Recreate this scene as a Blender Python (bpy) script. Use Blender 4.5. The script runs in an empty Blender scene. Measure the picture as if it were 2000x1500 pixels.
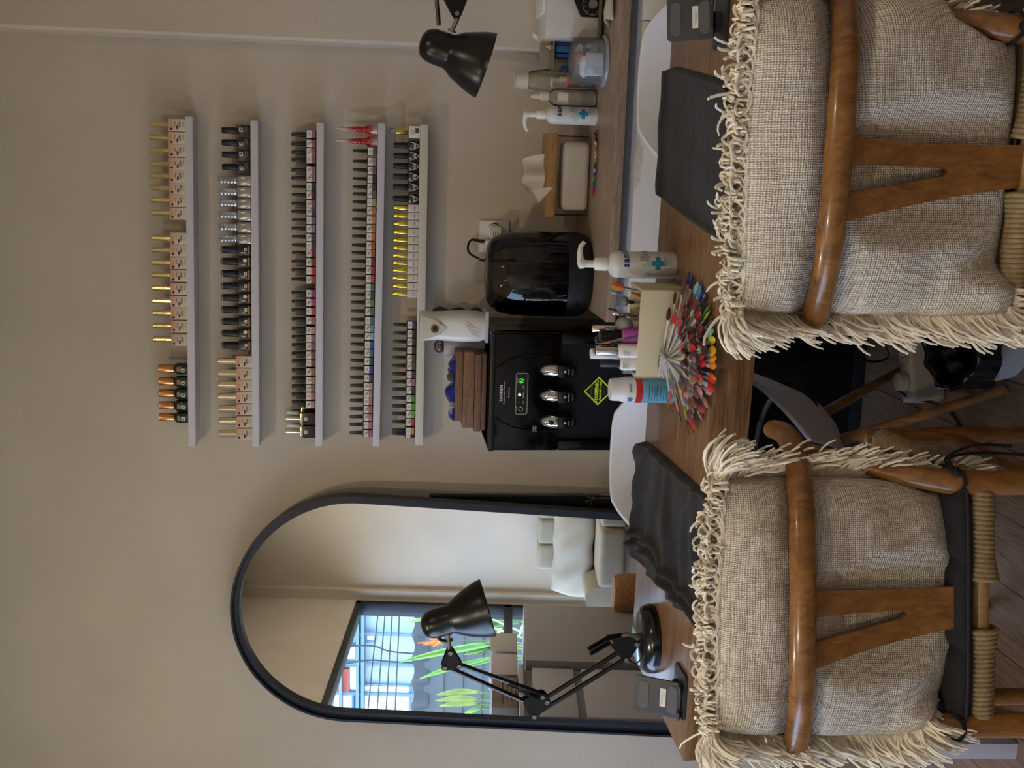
import bpy, bmesh, math, random
from mathutils import Vector, Matrix, Euler
random.seed(7)
C = bpy.context.scene.collection
SC = bpy.context.scene
PI = math.pi
# ------------------------------------------------------------------ camera
FPX = 2100.0
PITCH, YAW, ROLL = math.radians(6.9), math.radians(11.5), math.radians(0.4)
CAM = Vector((0, -3.25, 1.38))
FW = Vector((-math.sin(YAW)*math.cos(PITCH), math.cos(YAW)*math.cos(PITCH), -math.sin(PITCH)))
R0 = Vector((math.cos(YAW), math.sin(YAW), 0))
D0 = FW.cross(R0)
RT = R0*math.cos(ROLL) - D0*math.sin(ROLL)
DN = D0*math.cos(ROLL) + R0*math.sin(ROLL)
cd = bpy.data.cameras.new('camera'); cam = bpy.data.objects.new('camera', cd); C.objects.link(cam)
m = Matrix((( DN.x, RT.x, -FW.x, CAM.x), (DN.y, RT.y, -FW.y, CAM.y), (DN.z, RT.z, -FW.z, CAM.z), (0, 0, 0, 1)))
cam.matrix_world = m
cd.sensor_fit = 'HORIZONTAL'; cd.sensor_width = 36; cd.lens = FPX/2000*36; cd.clip_start = 0.05
SC.camera = cam
def ray(x, y): return FW*FPX + RT*(750-y) + DN*(x-1000)
def py(x, y, Y): d = ray(x, y); return CAM + d*((Y-CAM.y)/d.y)      # point of the plane Y seen at a photo position
def pz(x, y, Z): d = ray(x, y); return CAM + d*((Z-CAM.z)/d.z)
def px(x, y, X): d = ray(x, y); return CAM + d*((X-CAM.x)/d.x)
LEAN = math.radians(3.2); MN = Vector((0, -math.cos(LEAN), math.sin(LEAN))); MP = Vector((-1.4, -0.036, 1.84))
def mir(x, y, ax, val):                                            # point seen in the leaning mirror
    d = ray(x, y); t = (MP-CAM).dot(MN)/d.dot(MN); p = CAM + d*t
    e = d - MN*(2*d.dot(MN)); return p + e*((val-p[ax])/e[ax])
def onmir(x, y, off=0.0):
    d = ray(x, y); t = (MP+MN*off-CAM).dot(MN)/d.dot(MN); return CAM + d*t
# ------------------------------------------------------------------ materials
def s2l(c): return tuple(((v/12.92) if v <= .04045 else ((v+.055)/1.055)**2.4) for v in c)
def hx(h): return s2l(tuple(int(h[i:i+2], 16)/255 for i in (0, 2, 4)))
MATS = {}
def mat(name, col, rough=.5, metal=0, bump=0, bscale=60, var=0, vscale=8, trans=0, coat=0, emit=None, estr=0, spec=None, ior=None, sheen=0):
    if name in MATS: return MATS[name]
    M = bpy.data.materials.new(name); M.use_nodes = True; nt = M.node_tree; b = nt.nodes['Principled BSDF']
    c = hx(col) if isinstance(col, str) else col
    b.inputs['Base Color'].default_value = (*c, 1); b.inputs['Roughness'].default_value = rough; b.inputs['Metallic'].default_value = metal
    b.inputs['Transmission Weight'].default_value = trans; b.inputs['Coat Weight'].default_value = coat; b.inputs['Coat Roughness'].default_value = .08
    if spec is not None: b.inputs['Specular IOR Level'].default_value = spec
    if ior: b.inputs['IOR'].default_value = ior
    if sheen: b.inputs['Sheen Weight'].default_value = sheen
    if emit: b.inputs['Emission Color'].default_value = (*hx(emit), 1); b.inputs['Emission Strength'].default_value = estr
    if bump or var: tc = nt.nodes.new('ShaderNodeTexCoord')
    if bump:
        n = nt.nodes.new('ShaderNodeTexNoise'); n.inputs['Scale'].default_value = bscale; n.inputs['Detail'].default_value = 4
        nt.links.new(tc.outputs['Object'], n.inputs['Vector'])
        bp = nt.nodes.new('ShaderNodeBump'); bp.inputs['Strength'].default_value = bump; bp.inputs['Distance'].default_value = .004
        nt.links.new(n.outputs['Fac'], bp.inputs['Height']); nt.links.new(bp.outputs['Normal'], b.inputs['Normal'])
    if var:
        n = nt.nodes.new('ShaderNodeTexNoise'); n.inputs['Scale'].default_value = vscale; n.inputs['Detail'].default_value = 5
        nt.links.new(tc.outputs['Object'], n.inputs['Vector'])
        r = nt.nodes.new('ShaderNodeValToRGB'); r.color_ramp.elements[0].position = .3; r.color_ramp.elements[1].position = .7
        r.color_ramp.elements[0].color = (*[max(0, v*(1-var)) for v in c], 1); r.color_ramp.elements[1].color = (*[min(1, v*(1+var)) for v in c], 1)
        nt.links.new(n.outputs['Fac'], r.inputs['Fac']); nt.links.new(r.outputs['Color'], b.inputs['Base Color'])
    MATS[name] = M; return M
def wood(name, c0, c1, scale=(1, 14, 14), rough=.45, coat=0, fine=6, bump=.08, uv=False, knots=2.0):
    if name in MATS: return MATS[name]
    M = bpy.data.materials.new(name); M.use_nodes = True; nt = M.node_tree; L = nt.links.new; b = nt.nodes['Principled BSDF']
    tc = nt.nodes.new('ShaderNodeTexCoord'); mp = nt.nodes.new('ShaderNodeMapping'); mp.inputs['Scale'].default_value = scale
    L(tc.outputs['UV' if uv else 'Object'], mp.inputs['Vector'])
    n1 = nt.nodes.new('ShaderNodeTexNoise'); n1.inputs['Scale'].default_value = fine; n1.inputs['Detail'].default_value = 8; n1.inputs['Roughness'].default_value = .65
    n1.inputs['Distortion'].default_value = knots; L(mp.outputs['Vector'], n1.inputs['Vector'])
    r = nt.nodes.new('ShaderNodeValToRGB'); e = r.color_ramp.elements
    e[0].position = .32; e[0].color = (*hx(c0), 1); e[1].position = .68; e[1].color = (*hx(c1), 1)
    L(n1.outputs['Fac'], r.inputs['Fac']); L(r.outputs['Color'], b.inputs['Base Color'])
    b.inputs['Roughness'].default_value = rough; b.inputs['Coat Weight'].default_value = coat; b.inputs['Coat Roughness'].default_value = .12
    if bump:
        bp = nt.nodes.new('ShaderNodeBump'); bp.inputs['Strength'].default_value = bump; bp.inputs['Distance'].default_value = .002
        L(n1.outputs['Fac'], bp.inputs['Height']); L(bp.outputs['Normal'], b.inputs['Normal'])
    MATS[name] = M; return M
def clear(name, tint='ffffff', gloss=.12, rough=.03, alpha=.0, solid='ffffff'):
    """thin clear plastic or glass: see-through with fresnel gloss, and a share ALPHA of milky plastic"""
    if name in MATS: return MATS[name]
    M = bpy.data.materials.new(name); M.use_nodes = True; nt = M.node_tree; L = nt.links.new
    nt.nodes.remove(nt.nodes['Principled BSDF']); out = nt.nodes['Material Output']
    t = nt.nodes.new('ShaderNodeBsdfTransparent'); t.inputs['Color'].default_value = (*hx(tint), 1)
    d = nt.nodes.new('ShaderNodeBsdfDiffuse'); d.inputs['Color'].default_value = (*hx(solid), 1)
    g = nt.nodes.new('ShaderNodeBsdfGlossy'); g.inputs['Roughness'].default_value = rough
    lw = nt.nodes.new('ShaderNodeLayerWeight'); lw.inputs['Blend'].default_value = gloss
    m1 = nt.nodes.new('ShaderNodeMixShader'); m1.inputs['Fac'].default_value = alpha
    L(t.outputs[0], m1.inputs[1]); L(d.outputs[0], m1.inputs[2])
    m2 = nt.nodes.new('ShaderNodeMixShader'); L(lw.outputs['Fresnel'], m2.inputs['Fac']); L(m1.outputs[0], m2.inputs[1]); L(g.outputs[0], m2.inputs[2])
    L(m2.outputs[0], out.inputs['Surface']); MATS[name] = M; return M
# ------------------------------------------------------------------ mesh builder
def frame(o, ex, ey, ez):
    return Matrix(((ex[0], ey[0], ez[0], o[0]), (ex[1], ey[1], ez[1], o[1]), (ex[2], ey[2], ez[2], o[2]), (0, 0, 0, 1)))
def rotz(loc, a): return Matrix.Translation(loc) @ Matrix.Rotation(a, 4, 'Z')
class MB:
    def __init__(s): s.v = []; s.f = []; s.m = []; s.uv = {}
    def add(s, vs, fs, mi=0, M=None, uvs=None):
        o = len(s.v)
        for p in vs: s.v.append(tuple(M @ Vector(p)) if M else tuple(p))
        for k, f in enumerate(fs):
            s.f.append(tuple(i+o for i in f)); s.m.append(mi)
        if uvs:
            for i, u in enumerate(uvs): s.uv[o+i] = u
        return s
    def box(s, c, d, mi=0, M=None):
        x, y, z = c; a, b, e = d[0]/2, d[1]/2, d[2]/2
        vs = [(x-a, y-b, z-e), (x+a, y-b, z-e), (x+a, y+b, z-e), (x-a, y+b, z-e), (x-a, y-b, z+e), (x+a, y-b, z+e), (x+a, y+b, z+e), (x-a, y+b, z+e)]
        return s.add(vs, [(0, 3, 2, 1), (4, 5, 6, 7), (0, 1, 5, 4), (1, 2, 6, 5), (2, 3, 7, 6), (3, 0, 4, 7)], mi, M)
    def hexa(s, vs, mi=0, M=None): return s.add(vs, [(0, 3, 2, 1), (4, 5, 6, 7), (0, 1, 5, 4), (1, 2, 6, 5), (2, 3, 7, 6), (3, 0, 4, 7)], mi, M)
    def lathe(s, prof, n=24, M=None, mi=0, sx=1, sy=1, sq=2.0, cap=True):
        """profile [(radius, height)] turned about local Z; sq > 2 makes it a rounded square"""
        vs = []; fs = []
        for r, z in prof:
            for k in range(n):
                a = 2*PI*k/n; c, d = math.cos(a), math.sin(a)
                q = 1/(abs(c)**sq+abs(d)**sq)**(1/sq)
                vs.append((r*c*q*sx, r*d*q*sy, z))
        for j in range(len(prof)-1):
            for k in range(n):
                k2 = (k+1) % n; fs.append((j*n+k, j*n+k2, (j+1)*n+k2, (j+1)*n+k))
        if cap:
            fs.append(tuple(reversed(range(n)))); fs.append(tuple((len(prof)-1)*n+k for k in range(n)))
        return s.add(vs, fs, mi, M)
    def tube(s, pts, rad, n=8, mi=0, M=None, cap=True, closed=False, flat=1.0, up=None):
        pts = [Vector(p) for p in pts]; N = len(pts)
        if not isinstance(rad, (list, tuple)): rad = [rad]*N
        vs = []; fs = []; prev = None
        for i, p in enumerate(pts):
            if closed: t = pts[(i+1) % N]-pts[i-1]
            else: t = pts[min(i+1, N-1)]-pts[max(i-1, 0)]
            t = t.normalized() if t.length > 1e-9 else Vector((0, 0, 1))
            if prev is None:
                a = Vector(up) if up else (Vector((0, 0, 1)) if abs(t.z) < .9 else Vector((1, 0, 0)))
                u = (a-t*a.dot(t)).normalized()
            else:
                u = prev-t*prev.dot(t); u = u.normalized() if u.length > 1e-6 else t.orthogonal().normalized()
            prev = u; w = t.cross(u)
            for k in range(n):
                a = 2*PI*k/n; vs.append(p+u*(math.cos(a)*rad[i]*flat)+w*(math.sin(a)*rad[i]))
        for j in range(N if closed else N-1):
            for k in range(n):
                k2 = (k+1) % n; j2 = (j+1) % N; fs.append((j*n+k, j*n+k2, j2*n+k2, j2*n+k))
        if cap and not closed:
            fs.append(tuple(reversed(range(n)))); fs.append(tuple((N-1)*n+k for k in range(n)))
        return s.add(vs, fs, mi, M)
    def grid(s, fn, nu, nv, mi=0, M=None, flip=False, wrapu=False):
        vs = []; uvs = []; fs = []
        for j in range(nv+1):
            for i in range(nu+1):
                vs.append(fn(i/nu, j/nv)); uvs.append((i/nu, j/nv))
        w = nu+1
        for j in range(nv):
            for i in range(nu):
                q = (j*w+i, j*w+i+1, (j+1)*w+i+1, (j+1)*w+i); fs.append(tuple(reversed(q)) if flip else q)
        return s.add(vs, fs, mi, M, uvs)
    def prism(s, poly, z0, z1, mi=0, M=None):
        n = len(poly); vs = [(p[0], p[1], z0) for p in poly]+[(p[0], p[1], z1) for p in poly]
        fs = [tuple(reversed(range(n))), tuple(range(n, 2*n))]+[(k, (k+1) % n, (k+1) % n+n, k+n) for k in range(n)]
        return s.add(vs, fs, mi, M)
    def ball(s, c, r, n=10, mi=0, M=None, sc=(1, 1, 1)):
        vs = []; fs = []; h = n//2+1
        for j in range(h+1):
            t = PI*j/h
            for k in range(n):
                a = 2*PI*k/n; vs.append((c[0]+r*sc[0]*math.sin(t)*math.cos(a), c[1]+r*sc[1]*math.sin(t)*math.sin(a), c[2]-r*sc[2]*math.cos(t)))
        for j in range(h):
            for k in range(n): fs.append((j*n+k, j*n+(k+1) % n, (j+1)*n+(k+1) % n, (j+1)*n+k))
        return s.add(vs, fs, mi, M)
    def mesh(s, name, mats, bevel=0, smooth=40, xf=None, weld=0, segs=2):
        me = bpy.data.meshes.new(name)
        vs = [xf @ Vector(p) for p in s.v] if xf else s.v
        me.from_pydata([tuple(p) for p in vs], [], s.f); me.polygons.foreach_set('material_index', s.m)
        for mm in (mats if isinstance(mats, (list, tuple)) else [mats]): me.materials.append(mm)
        if s.uv:
            ul = me.uv_layers.new(name='UVMap')
            for l in me.loops: ul.data[l.index].uv = s.uv.get(l.vertex_index, (0, 0))
        if bevel or weld:
            bm = bmesh.new(); bm.from_mesh(me)
            if weld: bmesh.ops.remove_doubles(bm, verts=bm.verts, dist=weld)
            if bevel:
                ed = [e for e in bm.edges if len(e.link_faces) == 2 and e.calc_face_angle(0) > .6]
                bmesh.ops.bevel(bm, geom=ed, offset=bevel, segments=segs, profile=.6, affect='EDGES', clamp_overlap=True)
            bm.to_mesh(me); bm.free()
        if smooth:
            me.polygons.foreach_set('use_smooth', [True]*len(me.polygons)); me.set_sharp_from_angle(angle=math.radians(smooth))
        me.update(); return me
    def build(s, name, mats, parent=None, bevel=0, smooth=40, weld=0, segs=2):
        """links the shape (given in world coordinates) as ONE object; under a parent it is stored in the parent's space"""
        if parent is not None: xf = wm(parent).inverted()
        else:
            xs = [p[0] for p in s.v]; ys = [p[1] for p in s.v]; zs = [p[2] for p in s.v]
            org = Vector(((min(xs)+max(xs))/2, (min(ys)+max(ys))/2, min(zs))); xf = Matrix.Translation(-org)
        me = s.mesh(name, mats, bevel, smooth, xf, weld, segs); o = bpy.data.objects.new(name, me); C.objects.link(o)
        if parent is not None: o.parent = parent
        else: o.location = org
        return o
    def local(s, name, mats, parent, bevel=0, smooth=40, weld=0, segs=2):
        me = s.mesh(name, mats, bevel, smooth, None, weld, segs); o = bpy.data.objects.new(name, me); C.objects.link(o); o.parent = parent; return o
def wm(o):
    M = o.matrix_basis.copy()
    while o.parent: o = o.parent; M = o.matrix_basis @ M
    return M
def tag(o, label, cat, group=None, kind=None):
    if label: o['label'] = label
    if cat: o['category'] = cat
    if group: o['group'] = group
    if kind: o['kind'] = kind
    return o
def thing(name, label, cat, loc=(0, 0, 0), rz=0, group=None):
    o = bpy.data.objects.new(name, None); C.objects.link(o); o.location = loc; o.rotation_euler = (0, 0, rz); o.empty_display_size = .05
    return tag(o, label, cat, group)
def struct(o): o['kind'] = 'structure'; return o
def inst(name, me, parent, loc=(0, 0, 0), rot=(0, 0, 0)):
    o = bpy.data.objects.new(name, me); C.objects.link(o); o.parent = parent; o.location = loc; o.rotation_euler = rot; return o
def text(name, body, size, loc, material, parent=None, ex=(1, 0, 0), ey=(0, 0, 1), ext=.0003, align='CENTER', label=None, space=1.0, bold=0):
    """flat lettering at LOC running along EX, tops towards EY"""
    cu = bpy.data.curves.new(name, 'FONT'); cu.body = body; cu.size = size; cu.align_x = align; cu.align_y = 'CENTER'; cu.extrude = ext; cu.resolution_u = 2; cu.space_character = space; cu.offset = bold
    t = bpy.data.objects.new('tmp', cu); C.objects.link(t)
    dg = bpy.context.evaluated_depsgraph_get(); me = bpy.data.meshes.new_from_object(t.evaluated_get(dg)); bpy.data.objects.remove(t)
    me.name = name; me.materials.clear(); me.materials.append(material)
    ex, ey = Vector(ex).normalized(), Vector(ey).normalized(); M = frame(loc, ex, ey, ex.cross(ey))
    if parent is not None: M = wm(parent).inverted() @ M
    me.transform(M); o = bpy.data.objects.new(name, me); C.objects.link(o)
    if parent is not None: o.parent = parent
    return o
def arc(c, r, a0, a1, n): return [(c[0]+r*math.cos(a0+(a1-a0)*k/n), c[1]+r*math.sin(a0+(a1-a0)*k/n)) for k in range(n+1)]
def rrect(x0, y0, x1, y1, r, n=5):
    return arc((x1-r, y1-r), r, 0, PI/2, n)+arc((x0+r, y1-r), r, PI/2, PI, n)+arc((x0+r, y0+r), r, PI, 1.5*PI, n)+arc((x1-r, y0+r), r, 1.5*PI, 2*PI, n)
def spline(pts, n=6):
    P = [Vector(p) for p in pts]; out = []
    for i in range(len(P)-1):
        a = P[max(i-1, 0)]; b = P[i]; c = P[i+1]; d = P[min(i+2, len(P)-1)]
        for k in range(n):
            t = k/n; out.append(.5*((2*b)+(c-a)*t+(2*a-5*b+4*c-d)*t*t+(3*b-a-3*c+d)*t**3))
    out.append(P[-1]); return out
XZ = lambda o: frame(o, (1, 0, 0), (0, 0, 1), (0, -1, 0))            # local x, y -> world x, z, depth towards the camera side
SKY = 8.5; SUNE = 45.0; EXPO = -0.15
LAMPS = ((-1.55, -1.9, 13), (.7, -2.3, 6), (-1.15, -3.3, 17))
# ------------------------------------------------------------------ room shell
WALL = mat('wall_paint', 'ccc1b1', .85, bump=.12, bscale=220, var=.05, vscale=3)
WALLW = mat('white_paint', 'cfc8bd', .8, bump=.05, bscale=120)
CEIL = mat('ceiling_paint', 'd8d2c6', .9)
BLK = mat('black_frame', '10131a', .42)
XL, XR, YB, ZC = -2.91, 1.75, -3.8, 2.75
def floor_mat():
    M = bpy.data.materials.new('floor_planks'); M.use_nodes = True; nt = M.node_tree; L = nt.links.new; b = nt.nodes['Principled BSDF']
    tc = nt.nodes.new('ShaderNodeTexCoord'); mp = nt.nodes.new('ShaderNodeMapping'); mp.inputs['Rotation'].default_value = (0, 0, PI/2)
    L(tc.outputs['Object'], mp.inputs['Vector'])
    br = nt.nodes.new('ShaderNodeTexBrick'); br.inputs['Scale'].default_value = 1; br.inputs['Brick Width'].default_value = 1.1; br.inputs['Row Height'].default_value = .15
    br.inputs['Mortar Size'].default_value = .0015; br.inputs['Color1'].default_value = (*hx('8d7460'), 1); br.inputs['Color2'].default_value = (*hx('785f4c'), 1); br.inputs['Mortar'].default_value = (*hx('2a211b'), 1)
    L(mp.outputs['Vector'], br.inputs['Vector'])
    m2 = nt.nodes.new('ShaderNodeMapping'); m2.inputs['Scale'].default_value = (30, 2.2, 1); L(tc.outputs['Object'], m2.inputs['Vector'])
    n = nt.nodes.new('ShaderNodeTexNoise'); n.inputs['Scale'].default_value = 4; n.inputs['Detail'].default_value = 9; n.inputs['Distortion'].default_value = 1.2; L(m2.outputs['Vector'], n.inputs['Vector'])
    mx = nt.nodes.new('ShaderNodeMix'); mx.data_type = 'RGBA'; mx.blend_type = 'MULTIPLY'; mx.inputs['Factor'].default_value = .75
    r = nt.nodes.new('ShaderNodeValToRGB'); r.color_ramp.elements[0].position = .35; r.color_ramp.elements[0].color = (.42, .40, .38, 1); r.color_ramp.elements[1].position = .65; r.color_ramp.elements[1].color = (1, 1, 1, 1)
    L(n.outputs['Fac'], r.inputs['Fac']); L(br.outputs['Color'], mx.inputs[6]); L(r.outputs['Color'], mx.inputs[7]); L(mx.outputs[2], b.inputs['Base Color'])
    bp = nt.nodes.new('ShaderNodeBump'); bp.inputs['Strength'].default_value = .35; bp.inputs['Distance'].default_value = .003; L(n.outputs['Fac'], bp.inputs['Height']); L(bp.outputs['Normal'], b.inputs['Normal'])
    b.inputs['Roughness'].default_value = .42; return M
def slab(name, x0, x1, y0, y1, z0, z1, m_): return struct(MB().box(((x0+x1)/2, (y0+y1)/2, (z0+z1)/2), (x1-x0, y1-y0, z1-z0)).build(name, m_, smooth=0))
slab('floor', XL-.1, XR+.1, YB-.1, .1, -.1, 0, floor_mat())
slab('ceiling', XL-.1, XR+.1, YB-.1, .1, ZC, ZC+.1, CEIL)
slab('wall_back', XL-.1, XR+.1, 0, .1, 0, ZC, WALL)
slab('wall_front', XL-.1, XR+.1, YB-.1, YB, 0, ZC, WALL)
slab('wall_right', XR, XR+.1, YB, 0, 0, ZC, WALL)
WZ0, WZ1, WY0, WY1 = .16, 1.955, -3.74, -.62                          # the window opening in the left wall
lw = MB()
for (y0, y1, z0, z1) in ((YB, WY0, 0, ZC), (WY1, 0, 0, ZC), (WY0, WY1, 0, WZ0), (WY0, WY1, WZ1, ZC)):
    lw.box((XL-.05, (y0+y1)/2, (z0+z1)/2), (.1, y1-y0, z1-z0))
struct(lw.build('wall_left', WALL, smooth=0))
# pilaster edge on the shelf wall
pe = MB(); pe.prism([(.33, .02), (.322, -.006), (.322, -.112), (.33, -.12), (XR, -.12), (XR, .02)], 0, ZC)
struct(pe.build('trim_1', WALL, smooth=30))
# corner post beside the window on the front wall side
slab('trim_2', XL, XL+.07, YB, YB+.045, 0, ZC, WALL)
# window
win = thing('window_1', None, None, (XL-.05, (WY0+WY1)/2, WZ0)); win['kind'] = 'structure'
wf = MB(); T = .05
for (y0, y1, z0, z1) in ((WY0, WY1, WZ0, WZ0+T), (WY0, WY1, WZ1-T*.8, WZ1), (WY0, WY0+T, WZ0, WZ1), (WY1-T, WY1, WZ0, WZ1), (WY0, WY1, .9, .955)):
    wf.box((XL-.04, (y0+y1)/2, (z0+z1)/2), (.09, y1-y0, z1-z0))
wf.build('window_frame', BLK, win, bevel=.004)
MB().box((XL-.05, (WY0+WY1)/2, (WZ0+WZ1)/2), (.006, WY1-WY0-.04, WZ1-WZ0-.04)).build('window_pane', clear('window_glass', 'f4f8f8', .06), win, smooth=0)
# ------------------------------------------------------------------ outside the window
GRASSY = mat('outdoor_ground', '8f8b84', .9, var=.2)
slab('pavement', -18, XL-.1, -15, 6, -.15, -.05, GRASSY)
slab('exterior_pillar', -3.42, -3.16, -4.93, -4.66, -.05, 3.0, mat('pillar_paint', '7d7a74', .8))
YB2 = -14.0
bld = thing('building', 'pale blue building front across the street with white panels and metal ledges', 'building', (-9, YB2-.3, -.05))
BW = mat('facade_pale', '9ab3c2', .7, var=.06); BWH = mat('facade_white', 'e9ecee', .7); BLU = mat('facade_blue', '5f7a8d', .6)
MB().box((-10, YB2-.3, 2.3), (14, .6, 4.7)).build('facade', BW, bld, smooth=0)
def fr(x0, y0, x1, y1): a, b = mir(x0, y0, 1, YB2), mir(x1, y1, 1, YB2); return min(a.x, b.x), max(a.x, b.x), min(a.z, b.z), max(a.z, b.z)
for q in ((674, 1256, 697, 1287), (672, 1296, 699, 1346), (650, 1350, 690, 1420), (704, 1333, 800, 1440), (716, 1236, 733, 1250)):
    xa, xb, za, zb = fr(*q); f = MB().box(((xa+xb)/2, YB2+.02, (za+zb)/2), (xb-xa, .06, zb-za)).build('white_panel', BWH, bld, smooth=0)
    g = MB()
    for x in (xa, xb): g.box((x, YB2+.06, (za+zb)/2), (.035, .05, zb-za))
    for z in (za, zb): g.box(((xa+xb)/2, YB2+.06, z), (xb-xa, .05, .035))
    g.build('panel_frame', BLU, f, smooth=0)
for x in (668, 701, 711): z = mir(x, 1300, 1, YB2).z; MB().box((-10, YB2+.1, z), (14, .2, .05)).build('ledge', BLU, bld, smooth=0)
for y in (1232, 1291, 1349): x = mir(700, y, 1, YB2).x; MB().tube([(x, YB2+.1, -.05), (x, YB2+.1, 4.6)], .035, 8).build('downpipe', BLU, bld)
xa, xb, za, zb = fr(648, 1300, 684, 1352); MB().hexa([(xa, YB2+.05, za), (xb, YB2+.05, za), (xb, YB2+.12, za), (xa, YB2+.12, za), (xa, YB2+.05, za+.4), (xb, YB2+.05, za+.55), (xb, YB2+.1, za+.55), (xa, YB2+.1, za+.4)]).build('red_banner', mat('awning_red', '9a4a3a', .7), bld)
WIRE = mat('wire_dark', '1d262c', .6)
for k in range(4):
    a, b, c = mir(742+13*k, 1170, 1, -10), mir(728+16*k, 1290, 1, -10), mir(716+18*k, 1420, 1, -10); d = (c-a)
    w_ = MB().tube(spline([a-d*3, a-d*.5, b, c+d*.4, c+d*3], 8), .010, 6).build('overhead_cable', WIRE)
    tag(w_, ('highest', 'second highest', 'third highest', 'lowest')[k]+' black cable crossing the street outside the window', 'cable', 'street cables outside the window')
for k, (y, x0) in enumerate(((1262, 655), (1300, 640))):
    a, b = mir(x0, y, 1, -9), mir(800, y+14-20*k, 1, -9)
    w_ = MB().tube(spline([a+Vector((0, 0, .8)), a, a.lerp(b, .5)+Vector((.05, 0, 0)), b, Vector((b.x, -9, -.05))], 6), .011, 6).build('hanging_cable', WIRE)
    tag(w_, 'black cable hanging down outside in front of the '+('right pale panel', 'middle pale panel')[k], 'cable', 'hanging cables outside the window')
fz = mir(806, 1320, 1, -7).z
fn = thing('fence', 'dark grey board fence with wavy top edge behind the plants', 'fence', (-6, -7, -.05))
g = MB(); NB = 9
for k in range(NB):
    z0 = -.05+(fz-.12+.05)*k/NB; z1 = -.05+(fz-.12+.05)*(k+1)/NB; g.hexa([(-9, -7.03, z0), (-3.2, -7.03, z0), (-3.2, -7.0, z0), (-9, -7.0, z0), (-9, -7.05, z1), (-3.2, -7.05, z1), (-3.2, -7.02, z1), (-9, -7.02, z1)])
g.build('boards', mat('fence_metal', '3f464a', .6), fn, smooth=0)
def wt(u, v): x = -9+5.8*u; return (x, -7.0-.03*math.cos(x*24), fz-.16+v*(.16+.016*math.sin(x*24)))
MB().grid(wt, 280, 2).build('wavy_top', mat('fence_top', '33393d', .6), fn, smooth=180)
for x in (-8, -6.1, -4.3): MB().box((x, -7.09, fz/2-.05), (.06, .06, fz)).build('post', mat('fence_rail', '2a2e31', .6), fn, smooth=0)
# broad leaved plants between the window and the fence
LEAF = mat('leaf_green', '4b8420', .45, var=.25, vscale=5); LEAFD = mat('leaf_dark', '2c561a', .5, var=.25, vscale=6); STEM = mat('stem_green', '55782e', .6)
YEL = mat('leaf_yellow', '8a9c30', .5, var=.35, vscale=9); ORG = mat('flower_orange', 'd9722a', .5)
def leaf(mb, base, tip, width, droop=.0, mi=0, nrm=(1, .2, .3)):
    b, t = Vector(base), Vector(tip); ax = t-b; n_ = Vector(nrm).normalized(); sd = ax.cross(n_).normalized()
    def fn_(u, v):
        w = width*math.sin(PI*min(1, v*.94+.06))**.8*(1-.15*v); s_ = (u-.5)*2
        return b+ax*v+sd*(s_*w)+n_*(.25*w*abs(s_)-droop*v*v)+Vector((0, 0, -droop*v*v))
    mb.grid(fn_, 6, 10, mi)
def plant(name, label, base, specs, mats_=LEAF, group=None):
    t = thing(name, label, 'plant', base, 0, group)
    for (bz, tip, wd, mm) in specs:
        st = MB().tube(spline([base, (base[0], base[1], base[2]+bz*.5), (base[0]+.01, base[1], base[2]+bz)], 4), [.016, .015, .014, .013, .012, .011, .01, .01, .009][:9], 6)
        st.build('stem', STEM, t)
        l = MB(); leaf(l, (base[0]+.01, base[1], base[2]+bz), tip, wd, .05); o = l.build('leaf', mm, t, smooth=180)
        sd = o.modifiers.new('thick', 'SOLIDIFY'); sd.thickness = .002
    return t
def mp_(x, y, X): return mir(x, y, 0, X)
a = mp_(1000, 1300, -3.75)
p1 = plant('heliconia_plant', 'tall green broad leaved plant outside the window with orange flower', (a.x, a.y, -.05), [])
def mleaf(root, nm, b, t, X, wd, mm, dr=.02):
    B, T_ = mp_(b[0], b[1], X), mp_(t[0], t[1], X-.05)
    l = MB(); leaf(l, B, T_, wd, dr); o = l.build(nm, mm, root, smooth=180); sd = o.modifiers.new('thick', 'SOLIDIFY'); sd.thickness = .002
    return B
for k, (b, t, wd, mm) in enumerate((((985, 1255), (772, 1290), .055, LEAF), ((960, 1285), (812, 1322), .04, LEAF), ((950, 1240), (872, 1205), .06, LEAF), ((960, 1225), (800, 1205), .05, LEAF), ((985, 1262), (900, 1275), .07, LEAFD), ((1000, 1280), (905, 1300), .05, LEAFD), ((930, 1195), (790, 1212), .05, LEAF), ((1020, 1215), (900, 1230), .06, LEAFD))):
    B = mleaf(p1, 'leaf', b, t, -3.75, wd, mm)
    MB().tube(spline([(a.x, a.y, -.05), (a.x+.02, (a.y+B.y)/2, B.z*.6), B], 5), .009, 6).build('stem', STEM, p1)
fl = MB(); f0 = mp_(868, 1252, -3.7)
for (x, y) in ((815, 1256), (826, 1260), (838, 1248), (846, 1262), (832, 1254)): fl.tube([f0, (f0+mp_(x, y, -3.7))*.5, mp_(x, y, -3.7)], [.008, .014, .003], 6)
fl.build('flower', ORG, p1)
MB().tube([mp_(960, 1252, -3.75), f0], .006, 6).build('flower_stalk', STEM, p1)
a2 = mp_(1010, 1370, -3.6); p2 = plant('croton_plant', 'yellow spotted leafy plant low outside the window', (a2.x, a2.y, -.05), [])
for (b, t, wd) in (((935, 1352), (845, 1352), .035), ((935, 1366), (842, 1364), .035), ((935, 1375), (850, 1374), .03), ((940, 1384), (895, 1395), .03)):
    B = mleaf(p2, 'leaf', b, t, -3.6, wd, YEL if t[0] < 880 else LEAF)
    MB().tube([(a2.x, a2.y, -.05), (a2.x, (a2.y+B.y)/2, .5), B], .008, 6).build('stem', STEM, p2)
a3 = mir(985, 1210, 0, -3.9); p3 = plant('shrub', 'dark green shrub behind the window mullion near the pillar', (a3.x, a3.y, -.05), [])
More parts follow.
